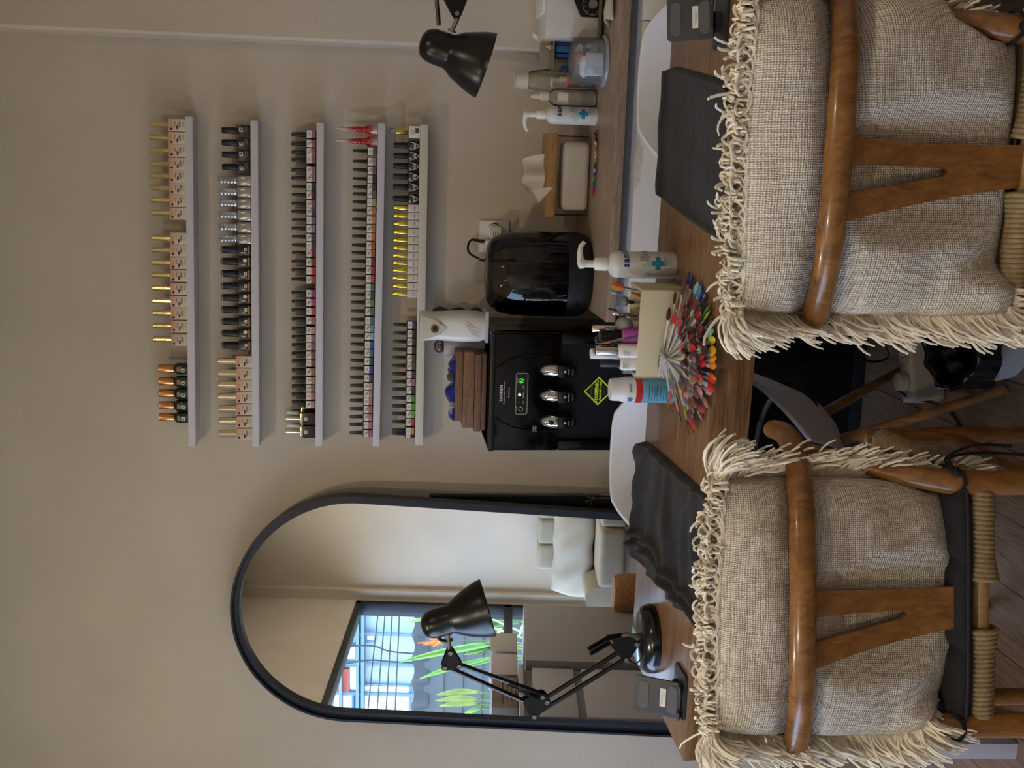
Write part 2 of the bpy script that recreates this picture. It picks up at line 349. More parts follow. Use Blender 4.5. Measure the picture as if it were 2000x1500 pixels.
for k in range(26):
    y = a3.y+random.uniform(-.35, .35); z = random.uniform(.1, 1.0); d = Vector((random.uniform(-.1, .1), random.uniform(-.12, .12), random.uniform(.05, .15)))
    l = MB(); leaf(l, (a3.x+random.uniform(-.1, .1), y, z), Vector((a3.x, y, z))+d, .035, .02); l.build('leaf', LEAFD, p3, smooth=180)
MB().tube([(a3.x, a3.y, -.05), (a3.x, a3.y, .9)], .02, 6).build('stem', STEM, p3)
# ------------------------------------------------------------------ light
wd = bpy.data.worlds.new('sky'); SC.world = wd; wd.use_nodes = True
bg = wd.node_tree.nodes['Background']; bg.inputs['Color'].default_value = (.52, .67, 1.0, 1); bg.inputs['Strength'].default_value = SKY
pl = bpy.data.lights.new('window_portal', 'AREA'); pl.shape = 'RECTANGLE'; pl.size = WY1-WY0; pl.size_y = WZ1-WZ0; pl.cycles.is_portal = True
po = bpy.data.objects.new('window_portal', pl); C.objects.link(po); po.matrix_world = frame((XL-.12, (WY0+WY1)/2, (WZ0+WZ1)/2), (0, 1, 0), (0, 0, -1), (-1, 0, 0))
sl = bpy.data.lights.new('sun', 'SUN'); sl.energy = SUNE; sl.angle = math.radians(3); sl.color = (1, .96, .9)
so_ = bpy.data.objects.new('sun', sl); C.objects.link(so_); so_.rotation_euler = Vector((-.16, .5, -.85)).to_track_quat('-Z', 'Y').to_euler()
GLOW = mat('lamp_glow', 'fff2dc', .5, emit='ffdca8', estr=40)
for k, (x, y, pw) in enumerate(LAMPS):
    d = thing('ceiling_downlight', ('round recessed ceiling downlight on the window side', 'round recessed ceiling downlight on the side of the dial box', 'round recessed ceiling downlight behind the two armchairs')[k], 'ceiling light', (x, y, ZC-.012), 0, 'ceiling downlights')
    MB().lathe([(.045, ZC), (.06, ZC), (.062, ZC-.006), (.056, ZC-.012), (.045, ZC-.008)], 28, Matrix.Translation((x, y, 0)), cap=False).build('trim_ring', WALLW, d)
    MB().lathe([(.0, ZC-.003), (.046, ZC-.003)], 28, Matrix.Translation((x, y, 0)), cap=False).build('lens', GLOW, d)
    la = bpy.data.lights.new('downlight', 'AREA'); la.shape = 'DISK'; la.size = .09; la.energy = pw; la.color = (1, .86, .68)
    lo = bpy.data.objects.new('downlight', la); C.objects.link(lo); lo.location = (x, y, ZC-.016)
# ------------------------------------------------------------------ ledge shelves
SHELF = mat('shelf_white', 'cfccd4', .5, bump=.03); SHELFC = mat('shelf_cream', 'd2cdc0', .5, bump=.03)
SY = -.078                                                            # front face of the ledges
SHPX = [(361, 227, 368, 872, 13.5), (489, 235, 492.5, 873, 13.5), (618, 239, 616, 872, 13.5), (738.5, 241, 727.5, 872, 13.5), (820.5, 243, 810.5, 870, 15.5)]
ORD = ['first', 'second', 'third', 'fourth', 'fifth', 'sixth', 'seventh', 'eighth', 'ninth', 'tenth', 'eleventh', 'twelfth', 'thirteenth', 'fourteenth', 'fifteenth', 'sixteenth', 'seventeenth', 'eighteenth', 'nineteenth', 'twentieth']
ORD += ['twenty-'+o for o in ORD[:9]]+['thirtieth']+['thirty-'+o for o in ORD[:9]]
SHN = ['top shelf', 'second shelf', 'third shelf', 'fourth shelf', 'bottom shelf']
SHTOP = []
for k, (xr, yr, xl, yl, th) in enumerate(SHPX):
    A, B = py(xl, yl, SY), py(xr, yr, SY); t = th/645
    ex = (B-A).normalized(); ez = Vector((-ex.z, 0, ex.x)); L_ = (B-A).length
    M = frame(A, ex, (0, 1, 0), -Vector(ex).cross((0, 1, 0))*-1)
    o = MB().box((L_/2, -SY/2, -t/2), (L_, -SY, t), 0, M).build('wall_shelf', SHELFC if k == 4 else SHELF, bevel=.0015)
    tag(o, ['topmost thin white wall ledge carrying gold-capped and copper-capped polishes', 'second white wall ledge from the top carrying silver, black and gold bottles', 'middle white wall ledge carrying pink to red small polishes', 'fourth white wall ledge carrying a rainbow of small polishes', 'lowest cream wall ledge just above the air freshener and socket'][k], 'shelf', 'ledge shelves on the wall')
    SHTOP.append((A, B))
def shelfz(k, X):
    A, B = SHTOP[k]; return A.z+(B.z-A.z)*(X-A.x)/(B.x-A.x)
# ------------------------------------------------------------------ polish bottles
GOLD = mat('gold_cap', 'ead79c', .17, 1, bump=.15, bscale=90); GOLDY = mat('bright_gold_cap', 'e6cf5a', .2, 1); COPPER = mat('copper_cap', 'd99a63', .25, 1, bump=.15, bscale=90)
CHAMP = mat('champagne_cap', 'e6dcc0', .2, 1); BLKP = mat('black_plastic', '0d0f10', .3); BLKM = mat('matte_black_plastic', '191a1d', .45)
WHT = mat('white_sticker', 'e6e1d8', .55); INK = mat('ink', '1c1c22', .6); INKB = mat('ink_blue', '1d2a66', .6); DGRN = mat('bottle_green', '0c2521', .22, coat=.5)
def peach_mat():
    M = bpy.data.materials.new('peach_cream_body'); M.use_nodes = True; nt = M.node_tree; b = nt.nodes['Principled BSDF']; L = nt.links.new
    tc = nt.nodes.new('ShaderNodeTexCoord'); sp = nt.nodes.new('ShaderNodeSeparateXYZ'); L(tc.outputs['Object'], sp.inputs[0])
    r = nt.nodes.new('ShaderNodeValToRGB'); r.color_ramp.elements[0].position = .0; r.color_ramp.elements[0].color = (*hx('d9cdb6'), 1); r.color_ramp.elements[1].position = 1; r.color_ramp.elements[1].color = (*hx('d69a80'), 1)
    e = r.color_ramp.elements.new(.55); e.color = (*hx('d8bfa5'), 1)
    mr = nt.nodes.new('ShaderNodeMapRange'); mr.inputs[1].default_value = .004; mr.inputs[2].default_value = .045; L(sp.outputs['Z'], mr.inputs[0]); L(mr.outputs[0], r.inputs['Fac']); L(r.outputs['Color'], b.inputs['Base Color'])
    b.inputs['Roughness'].default_value = .4; return M
PEACH = peach_mat()
HOLO = mat('holographic_cap', 'dfe6ec', .18, 1, bump=.3, bscale=400); SILV = mat('silver_bottle', 'b9b2ac', .25, .6)
TAN = mat('tan_band', 'a9794f', .5); CLR = clear('clear_plastic', 'f2f4f4', .25, .05, .12, 'e8eef0'); MAROON = mat('maroon_body', '2a0f14', .3); LOOP = mat('label_gold', '8a6a44', .4)
REDG = None
def ombre(name, stops, z0, z1, rough=.15, coat=.6):
    M = bpy.data.materials.new(name); M.use_nodes = True; nt = M.node_tree; b = nt.nodes['Principled BSDF']; L = nt.links.new
    tc = nt.nodes.new('ShaderNodeTexCoord'); sp = nt.nodes.new('ShaderNodeSeparateXYZ'); L(tc.outputs['Object'], sp.inputs[0])
    mr = nt.nodes.new('ShaderNodeMapRange'); mr.inputs[1].default_value = z0; mr.inputs[2].default_value = z1; L(sp.outputs['Z'], mr.inputs[0])
    r = nt.nodes.new('ShaderNodeValToRGB'); r.color_ramp.elements[0].color = (*hx(stops[0]), 1); r.color_ramp.elements[1].color = (*hx(stops[-1]), 1)
    for k in range(1, len(stops)-1): r.color_ramp.elements.new(k/(len(stops)-1)).color = (*hx(stops[k]), 1)
    L(mr.outputs[0], r.inputs['Fac']); L(r.outputs['Color'], b.inputs['Base Color']); b.inputs['Roughness'].default_value = rough; b.inputs['Coat Weight'].default_value = coat; return M
REDG = ombre('red_ombre', ['c8b6ae', 'c01818', 'a50d10', 'b01414', 'c9aea2', 'd6cdc6'], .0, .119)
CACHE = {}
def cached(key, fn):
    if key not in CACHE: CACHE[key] = fn()
    return CACHE[key]
def bodybox(w, d, h, m_, bev, z0=0): return MB().box((0, 0, z0+h/2), (w, d, h)).mesh('body', m_, bev, 40)
def capmesh(r0, r1, h, m_, n=16, facets=False): return MB().lathe([(r0*.9, 0), (r0, .001), (r1, h-.0015), (r1*.85, h)], n).mesh('cap', m_, 0, 20 if facets else 50)
def marks(w, z0, z1, y, rows, mi=0, mb=None, lw=.0006):
    mb = mb or MB()
    for k in range(rows):
        z = z1+(z0-z1)*(k+.5)/rows; ww = w*(.55+.4*((k*37) % 10)/10); mb.box((0, y, z), (ww, .0004, lw), mi)
    return mb
def B_small(t, col, loop):
    w = .0236; f = -w/2
    inst('body', cached('sb', lambda: bodybox(w, w, .0305, BLKP, .003)), t)
    inst('cap', cached('sc', lambda: MB().lathe([(.0072, 0), (.0078, .001), (.0060, .0385), (.0052, .0395)], 4, Matrix.Rotation(PI/4, 4, 'Z'), sq=6).mesh('cap', BLKP, .0012, 40)), t, (0, 0, .0303))
    def lab():
        mb = MB().box((0, f-.0004, .0205), (.0212, .0008, .0135)); marks(.012, .016, .025, f-.0010, 4, 1, mb)
        return mb.mesh('label', [WHT, INK], 0, 0)
    inst('label', cached('sl', lab), t)
    def band():
        mb = MB().box((0, f-.0004, .0085), (.0212, .0008, .0105)); return mb.mesh('colour_band', mat('polish_'+col, col, .3, coat=.4), 0, 0)
    inst('colour_band', cached('sw'+col, band), t)
    if loop: inst('label_curl', cached('loop', lambda: MB().tube(spline([(-.004, f-.0012, .022), (.002, f-.0012, .019), (.008, f-.0012, .016), (.0075, f-.0012, .0105), (.002, f-.0012, .0095), (.0005, f-.0012, .0145), (.005, f-.0012, .0175)], 4), .0006, 4).mesh('label_curl', LOOP)), t)
def B_rear(t, *_):
    inst('body', cached('sb', None), t); inst('cap', cached('sc', None), t, (0, 0, .0345))
def B_gold(t, fat, dark):
    w = .0340
    inst('body', cached('gb', lambda: bodybox(w, .026, .0455, PEACH, .0012)), t)
    if fat: inst('cap', cached('gcf', lambda: MB().lathe([(.0105, 0), (.0118, .001), (.0112, .052), (.009, .0535)], 20).mesh('cap', CHAMP, 0, 40)), t, (0, 0, .0455))
    else: inst('cap', cached('gc', lambda: MB().lathe([(.0085, 0), (.0092, .001), (.0086, .052), (.006, .054)], 10).mesh('cap', GOLD, 0, 20)), t, (0, 0, .0455))
    def lab():
        mb = MB(); y = -.0134
        mb.lathe([(0, 0), (.0034, 0), (.0034, .0005), (0, .0005)], 14, frame((-.0105, y+.0004, .038), (1, 0, 0), (0, 0, 1), (0, -1, 0)), 0)
        mb.tube(spline([(-.004, y, .030), (.001, y, .0275), (.006, y, .029), (.009, y, .025)], 3), .0005, 4, 0)
        mb.tube(spline([(-.006, y, .012), (-.004, y, .0175), (0, y, .012), (.003, y, .018), (.006, y, .012), (.010, y, .017)], 4), .0007, 4, 0)
        mb.box((-.006, y, .0215), (.0105, .0005, .0045), 1); mb.box((.003, y, .006), (.014, .0005, .0007), 0); mb.box((0, y, .037), (.011, .0005, .001), 2)
        return mb.mesh('label', [INK, INKB, TAN], 0, 0)
    inst('label', cached('gl', lab), t)
def B_green(t, *_):
    inst('body', cached('nb', lambda: MB().lathe([(.012, 0), (.0165, .002), (.0172, .010), (.0172, .030), (.015, .037), (.010, .0405), (.009, .0415)], 24, sq=3.2).mesh('body', DGRN, 0, 60)), t)
    inst('cap', cached('nc', lambda: MB().lathe([(.0115, 0), (.0123, .001), (.0118, .044), (.0095, .0455)], 20).mesh('cap', COPPER, 0, 40)), t, (0, 0, .0412))
    inst('label', cached('nl', lambda: MB().box((-.003, -.0174, .0145), (.0105, .0006, .0095), 0).box((-.003, -.0179, .0145), (.0045, .0006, .004), 2).box((.0, -.0174, .0275), (.014, .0006, .0085), 1).mesh('label', [WHT, LOOP, INK], 0, 0)), t)
def B_black(t, v, *_):
    inst('body', cached('kb', lambda: bodybox(.0315, .028, .0385, BLKP, .002)), t)
    inst('cap', cached('kc', lambda: MB().lathe([(.0092, 0), (.0098, .001), (.0086, .041), (.0075, .0425)], 18).mesh('cap', BLKM, 0, 40)), t, (0, 0, .0384))
    def lab():
        x = -.002 if v % 2 else .003
        mb = MB().box((x, -.0143, .0265), (.0105, .0006, .0095), 0).box((x+.001, -.0148, .0265), (.006, .0006, .0035), 1)
        mb.tube(spline([(-.009, -.0145, .022), (-.004, -.0145, .027), (-.002, -.0145, .019), (-.009, -.0145, .018)], 3), .0005, 4, 0)
        for k in range(3): mb.box((.004, -.0143, .016-.003*k), (.016, .0004, .0007), 2)
        return mb.mesh('label', [WHT, INK, SILV], 0, 0)
    inst('label', cached('kl%d' % (v % 2), lab), t)
def B_silver(t, *_):
    inst('body', cached('vb', lambda: MB().lathe([(.012, 0), (.0160, .0015), (.0165, .006), (.0165, .032), (.0135, .038), (.008, .041), (.0075, .043)], 24, sq=4).mesh('body', SILV, 0, 50)), t)
    def capm():
        prof = [(.0095, 0), (.0105, .001)]
        for k in range(5): prof += [(.0112, .004+k*.0096), (.0092, .0088+k*.0096)]
        return MB().lathe(prof+[(.0105, .0495), (.008, .0505)], 10).mesh('cap', HOLO, 0, 10)
    inst('cap', cached('vc', capm), t, (0, 0, .0425))
    inst('label', cached('vl', lambda: marks(.018, .008, .032, -.0168, 6, 0, None, .0008).mesh('label', [mat('label_grey', '6f6a66', .5)], 0, 0)), t)
def B_tip(t, v, *_):
    inst('body', cached('tb', lambda: MB().box((0, 0, .0193), (.0315, .028, .0385)).mesh('body', BLKP, .003, 40)), t)
    inst('cap', cached('tc', lambda: MB().lathe([(.0102, 0), (.0108, .001), (.0104, .042), (.0098, .0435)], 18).mesh('cap', BLKM, 0, 40)), t, (0, 0, .0384))
    inst('tip', cached('tt', lambda: MB().lathe([(.0092, 0), (.0095, .004), (.006, .0065)], 14).mesh('tip', CLR, 0, 50)), t, (0, 0, .0819))
    def lab():
        mb = MB().box((0, -.0143, .0075), (.026, .0006, .005), 1)
        if v % 3 == 1: mb.lathe([(0, 0), (.0055, 0), (.0055, .0006), (0, .0006)], 16, frame((.005, -.0142, .018), (1, 0, 0), (0, 0, 1), (0, -1, 0)), 0)
        else: mb.box((.002, -.0143, .0165), (.010, .0006, .0075), 0).box((.002, -.0148, .0165), (.006, .0006, .0025), 2)
        mb.tube(spline([(-.012, -.0145, .012), (-.008, -.0145, .024), (-.007, -.0145, .03), (-.006, -.0145, .016), (-.010, -.0145, .028)], 3), .0005, 4, 0)
        return mb.mesh('label', [WHT, TAN, INK], 0, 0)
    inst('label', cached('tl%d' % (v % 3), lab), t)
def B_maroon(t, rear, *_):
    inst('body', cached('mb', lambda: bodybox(.0375, .024, .0385, MAROON, .0015)), t)
    inst('collar', cached('mk', lambda: MB().box((0, 0, .003), (.032, .019, .008)).mesh('collar', CHAMP, .001, 40)), t, (0, 0, .0385))
    inst('cap', cached('mc', lambda: MB().lathe([(.0072, 0), (.0078, .001), (.0074, .044), (.006, .0455)], 16).mesh('cap', CHAMP, 0, 40)), t, (0, 0, .0445))
    if not rear: inst('label', cached('ml', lambda: marks(.02, .006, .02, -.0122, 4, 1, MB().box((-.001, -.0122, .029), (.0095, .0006, .0085), 0).box((-.001, -.0127, .029), (.005, .0006, .003), 2), .0005).mesh('label', [WHT, mat('maroon_print', '57333a', .4), INK], 0, 0)), t)
def B_needle(t, *_):
    inst('body', cached('eb', lambda: MB().lathe([(.010, 0), (.0132, .002), (.0138, .012), (.0138, .026), (.011, .034), (.0082, .038), (.0082, .046), (.0088, .047), (.0078, .049)], 24).mesh('body', REDG, 0, 50)), t)
    inst('cap', cached('ec', lambda: MB().lathe([(.0085, .049), (.0088, .054), (.0078, .057), (.0080, .062), (.0045, .092), (.0024, .117), (.001, .119)], 20).mesh('cap', REDG, 0, 40)), t)
    inst('label', cached('el', lambda: MB().box((0, -.0140, .021), (.009, .0006, .009)).tube(spline([(-.005, -.0142, .017), (-.003, -.0142, .026), (.001, -.0142, .017), (.004, -.0142, .025)], 3), .0006, 4).mesh('label', [LOOP], 0, 0)), t)
def B_special(t, *_):
    inst('body', cached('pb', lambda: bodybox(.034, .026, .031, WHT, .002)), t)
    inst('cap', cached('pc', lambda: MB().lathe([(.0076, 0), (.0082, .001), (.0078, .0375), (.007, .038)], 18).mesh('cap', GOLDY, 0, 40)), t, (0, 0, .031))
    inst('bulb', cached('pp', lambda: MB().lathe([(.0072, 0), (.010, .009), (.0102, .014), (.006, .018)], 18).mesh('bulb', CLR, 0, 50)), t, (0, 0, .069))
    inst('label', cached('pk', lambda: marks(.02, .014, .027, -.0133, 4, 0, MB().box((.004, -.0133, .008), (.014, .0006, .010), 1)).mesh('label', [INK, mat('label_plum', '4a4436', .5)], 0, 0)), t)
def B_shield(t, *_):
    inst('body', cached('hb', lambda: bodybox(.029, .027, .0325, BLKP, .002)), t)
    inst('cap', cached('hc', lambda: MB().lathe([(.0088, 0), (.0094, .001), (.0076, .041), (.0066, .0425)], 18).mesh('cap', BLKM, 0, 40)), t, (0, 0, .0322))
    def lab():
        mb = MB(); y = -.0138
        mb.tube(spline([(-.0115, y, .028), (-.006, y, .010), (0, y, .0035), (.006, y, .010), (.0115, y, .028)], 4), .0009, 4, 0)
        mb.box((0, y, .0135), (.012, .0006, .0055), 0); mb.box((-.0005, y-.0004, .0135), (.008, .0006, .0025), 1); mb.ball((-.006, y, .0265), .0022, 8, 0); marks(.014, .019, .026, y, 3, 2, mb)
        return mb.mesh('label', [WHT, INKB, SILV], 0, 0)
    inst('label', cached('hl', lab), t)
def B_white(t, *_):
    inst('body', cached('wb', lambda: MB().box((0, 0, .0153), (.0218, .0218, .0306)).mesh('body', mat('pearl_body', 'd9cdc4', .35), .003, 40)), t)
    inst('cap', cached('wc', lambda: MB().lathe([(.0080, 0), (.0084, .001), (.0070, .041), (.0064, .0418)], 18).mesh('cap', GOLDY, 0, 40)), t, (0, 0, .0305))
    inst('label', cached('wl', lambda: MB().box((0, -.0111, .0125), (.013, .0006, .0012)).tube(spline([(-.004, -.0112, .009), (0, -.0112, .014), (.003, -.0112, .008)], 3), .0004, 4).mesh('label', [mat('label_grey', '6f6a66', .5)], 0, 0)), t)
def put(fn, k, ypix, label, cat, group, args=(), y=None, half=.013, dz=0):
    xp = SHPX[k][0]; Y = y if y is not None else SY+.003+half
    p = py(xp-12, ypix, SY+.003); X = p.x
    t = thing('nail_polish', label, cat, (X, Y, shelfz(k, X)+dz), random.uniform(-.04, .04), group); fn(t, *args); return t
G1 = [244.5, 270, 294.5, 320.5, 344.5, 368, 392, 417, 466, 490, 514, 539, 564, 589, 613, 638, 664.5]
for i, yp in enumerate(G1):
    n_ = i if i < 8 else i-8
    put(B_gold, 0, yp, 'peach polish with slim gold cap, %s from right in top shelf %s group' % (ORD[n_], 'right' if i < 8 else 'middle'), 'nail polish', 'peach polishes with slim gold caps on the top shelf', (0, 0))
for i, yp in enumerate([722, 747, 770.5, 794, 817]):
    put(B_green, 0, yp, 'dark green rounded polish with copper cap on the top shelf, %s from its right' % ORD[i], 'nail polish', 'green polishes with copper caps', (), half=.0175)
for i, yp in enumerate([255.5, 279.3, 303, 327]):
    put(B_black, 1, yp, 'square black polish with small white sticker, %s from the right end of the second shelf' % ORD[i], 'nail polish', 'black polishes at the right of the second shelf', (i,), half=.0145)
for i, yp in enumerate([353, 375.7, 398, 421, 444.8, 467.5]):
    put(B_silver, 1, yp, 'silver polish with faceted glittering cap, %s of six from the right on the second shelf' % ORD[i], 'nail polish', 'silver polishes on the second shelf', (), half=.017)
for i, yp in enumerate([489, 512, 536, 560, 582.7, 606.5, 629.5, 652.5, 676]):
    put(B_tip, 1, yp, 'black polish with tan base band and clear cap tip, %s from the silver bottles' % ORD[i], 'nail polish', 'black polishes with clear tips on the second shelf', (i,), half=.0145)
for i, yp in enumerate([706.8, 730.8, 753.6, 776.4, 800.4, 824.4, 848.4]):
    put(B_gold, 1, yp, 'peach square polish with wide champagne cap on the second shelf, %s from the left end' % ORD[6-i], 'nail polish', 'peach polishes with wide caps on the second shelf', (1, 0))
S3 = [(262, 'a8646a', 'dusty rose'), (280, 'b5605a', 'coral'), (297, 'a0606c', 'dusty pink'), (312, '9b5468', 'mauve pink'), (332, '9d6570', 'soft mauve'), (347.6, '9f7170', 'nude rose'), (365, '2a2a35', 'navy black'), (381, '2b2022', 'brown black'), (398, '7a4a50', 'rose brown'), (413.6, '54336b', 'purple'), (430.4, '6b5f86', 'lavender'), (447, '8078a8', 'lilac'), (463.5, '35182f', 'dark plum'), (479.6, '2a1c1c', 'dark chocolate'), (495, '6b1119', 'dark red'), (512, '8c1520', 'cherry red'), (529, 'b51a1a', 'bright red'), (547, 'b9452c', 'orange red'),
      (573.6, '93307e', 'magenta'), (591, 'b52f65', 'hot pink'), (608, 'b82b44', 'raspberry'), (626, 'b2605a', 'salmon'), (645, 'c0876e', 'peach'), (661, '8e6264', 'mauve'), (677, '86595f', 'dark mauve'), (693.6, '6e4448', 'brown mauve'), (709, '5c2a20', 'brown'), (726.7, 'a3605a', 'terracotta rose'), (743, 'b88468', 'apricot'), (758.4, '8d6260', 'taupe rose'), (774, 'b06662', 'rose'), (790, 'b98d7e', 'nude')]
S4 = [(295.4, '5c4c55', 'grey plum'), (316, '9a7c78', 'pale taupe'), (333, '6a4058', 'plum'), (350, '3a1c20', 'pink on black'), (366, '2c2630', 'charcoal'), (379.7, '6a605c', 'mottled grey'), (395.5, 'a3974f', 'olive gold'), (412, 'b98a4c', 'tan gold'), (429.6, 'cb7f5a', 'salmon orange'), (447, 'bb6e3e', 'orange brown'), (462.7, 'cc6a1e', 'orange'), (479.7, 'b04e22', 'dark orange'), (495, 'b5532c', 'burnt orange'), (511.7, '6f2436', 'wine'), (528, 'a8283a', 'crimson'), (544.6, 'c0504c', 'coral red'), (561.7, '3f6b6c', 'teal grey'), (576.6, '1d4640', 'dark green'), (592, '4f8a46', 'green'), (609, '53683a', 'olive green'), (625.7, '2f7478', 'teal'), (641, '7aa0a0', 'pale teal'), (657, '8cbcbf', 'light aqua'), (673.7, '2f52a0', 'blue'), (689.7, '2f6896', 'steel blue'), (705.8, '12405c', 'dark teal blue'), (721.7, '16388c', 'royal blue'), (738.8, '46306e', 'violet'), (754.6, 'b7a898', 'greige'), (769.8, 'b7938a', 'blush beige'), (784, 'b5727c', 'pink'), (800, 'a8686f', 'old rose'), (815.4, 'a87f84', 'grey pink'), (830.6, 'ad6a77', 'rose pink'), (847, 'a5648c', 'orchid')]
S5 = [(635.3, '2f2a66', 'indigo'), (651.8, '17171a', 'black'), (668.3, '4a2420', 'brown'), (684.3, '4e2422', 'red brown'), (700, '5a3328', 'chestnut'), (715.3, '5e4030', 'mocha'), (731.8, '3f2a22', 'dark brown'), (747, 'a4607a', 'mauve pink'), (762, '12323a', 'dark teal'), (778.7, '4f8c2e', 'leaf green'), (794.5, '5a962f', 'bright green'), (809.7, '86a83c', 'lime'), (825.5, 'a03c3c', 'brick red'), (842, 'c08a52', 'tan orange')]
for nm, k, lst in (('third', 2, S3), ('fourth', 3, S4), ('bottom', 4, S5)):
    for i, (yp, col, cn) in enumerate(lst):
        put(B_small, k, yp, 'small polish with %s swatch, %s small one from right on %s shelf' % (cn, ORD[i], nm), 'nail polish', 'small black-capped polishes on the %s shelf' % nm, (col, (i*7) % 10 > 2), half=.0122)
RE = [i for i in range(len(S3)) if i not in (6, 7, 10, 12, 13, 14)]
for n_, i in enumerate(RE):
    put(B_rear, 2, S3[i][0]+2, 'rear row black polish on the third shelf behind the %s front one from right' % ORD[i], 'nail polish', 'rear row of black polishes on the third shelf', (), y=-.022)
put(B_small, 4, 853.5, 'small black polish half hidden behind the leftmost one of the bottom shelf', 'nail polish', 'small black-capped polishes on the bottom shelf', ('1c2220', 0), y=-.030)
for i, yp in enumerate([818, 844]):
    put(B_maroon, 2, yp, 'maroon square polish with champagne cap, front %s of the pair on the third shelf' % ('right', 'left')[i], 'nail polish', 'maroon polishes with champagne caps', (0,))
    put(B_maroon, 2, yp-6.5, 'maroon square polish standing behind the front %s maroon one' % ('right', 'left')[i], 'nail polish', 'maroon polishes with champagne caps', (1,), y=-.024, dz=0)
for i, yp in enumerate([253, 276.5]):
    t = put(B_needle, 3, yp, 'red pointed polish with tall needle-shaped cap, %s' % ('at the right end of the fourth shelf', 'second from the right end of the fourth shelf')[i], 'nail polish', 'red needle-capped polishes', (), half=.0142)
    if i: t.rotation_euler.y = 0
put(B_special, 4, 258, 'white square polish with gold cap and clear bulb at right end of bottom shelf', 'nail polish', None, ())
for i, yp in enumerate([284.7, 305, 325, 345.5, 366, 389]):
    put(B_shield, 4, yp, 'black polish with silver shield label on the bottom shelf, %s from its right' % ORD[i], 'nail polish', 'shield label polishes', (), half=.014)
for i, yp in enumerate([406.7, 422, 438, 454.7, 470, 485, 500, 514.4, 529.3, 544, 559.5, 574.5]):
    put(B_white, 4, yp, 'small pearl white polish with bright gold cap, %s from the right of twelve' % ORD[i], 'nail polish', 'pearl polishes with gold caps', (), half=.0113)
# ------------------------------------------------------------------ arched mirror leaning on the wall
SILVER = bpy.data.materials.new('mirror_silver'); SILVER.use_nodes = True
b_ = SILVER.node_tree.nodes['Principled BSDF']; b_.inputs['Metallic'].default_value = 1; b_.inputs['Roughness'].default_value = .004; b_.inputs['Base Color'].default_value = (.93, .94, .93, 1)
NAVY = mat('mirror_frame_dark', '161c2a', .38)
MT = math.radians(3.2)
top = onmir(452, 1190); mz = -MN                                       # plane axes: up along the mirror, right along it
upv = Vector((0, math.sin(LEAN), math.cos(LEAN))); rv = Vector((1, 0, 0))
ru = (rv*math.cos(MT)-upv*math.sin(MT)*-1).normalized() if False else (rv*math.cos(MT)-upv*math.sin(MT)).normalized()
uu = (upv*math.cos(MT)+rv*math.sin(MT)).normalized()
R_ = .385; RI = .358
pL, pR = onmir(1000, 1417), onmir(1000, 984)
wid = (pR-pL).dot(ru); R_ = wid/2; RI = R_-.026
cen = (pL+pR)/2
cen = cen + uu*((top-cen).dot(uu)-R_)                                  # centre of the arch
low = (cen.z-.023)/uu.z
MM = frame(cen, ru, uu, ru.cross(uu))                                  # local z points to the room
def archo(r, lo, n=40): return [(r*math.cos(a), r*math.sin(a)) for a in [PI*k/n for k in range(n+1)]]+[(-r, -lo), (r, -lo)]
mirror = thing('arched_mirror', 'tall arched floor mirror with dark frame leaning on the wall', 'mirror', (cen.x, cen.y, 0))
def ring(mb, ro, ri, lo, li, z0, z1):
    A, B = archo(ro, lo), archo(ri, li); n = len(A)
    vs = [(p[0], p[1], z0) for p in A]+[(p[0], p[1], z1) for p in A]+[(p[0], p[1], z1) for p in B]+[(p[0], p[1], z0) for p in B]; fs = []
    for k in range(n):
        j = (k+1) % n
        for a in range(4): b = (a+1) % 4; fs.append((a*n+k, a*n+j, b*n+j, b*n+k))
    mb.add(vs, fs, 0, MM)
g = MB(); ring(g, R_, R_-.007, low, low-.007, -.012, .028); ring(g, R_-.007, RI, low-.007, low-.03, -.012, .016); g.build('frame', NAVY, mirror, smooth=30)
g = MB(); g.prism(archo(RI+.004, low-.025), -.008, 0.0, 0, MM); g.build('mirror_glass', SILVER, mirror, smooth=0)
# slim black frame parked behind the mirror
bf = thing('picture_frame', 'slim black rectangular frame parked on edge behind the arched mirror', 'frame', (-1.0, -.02, 0))
A = py(840, 966, -.02); B = py(1300, 985, -.03)
g = MB(); g.hexa([(A.x-.30, -.035, .01), (B.x+.005, -.035, .01), (B.x+.005, -.012, .01), (A.x-.30, -.012, .01), (A.x-.30, -.026, A.z), (A.x, -.026, A.z), (A.x, -.003, A.z), (A.x-.30, -.003, A.z)])
g.build('panel', BLK, bf, bevel=.003)
A2 = py(850, 970, -.03); B2 = py(1160, 972, -.03)
MB().tube([A2, B2], .004, 6).build('edge_strip', BLK, bf)
k_ = MB()
for s in (0, 1): k_.tube(spline([B2+Vector((0, -.014, 0)), B2+Vector((.012-.02*s, -.018, .03)), B2+Vector((.02-.035*s, -.018, .012)), B2+Vector((.004, -.016, -.004)), B2+Vector((.0, -.016, -.12))], 5), .0013, 5)
k_.build('hanging_string', mat('string_beige', '8b8273', .8), bf)
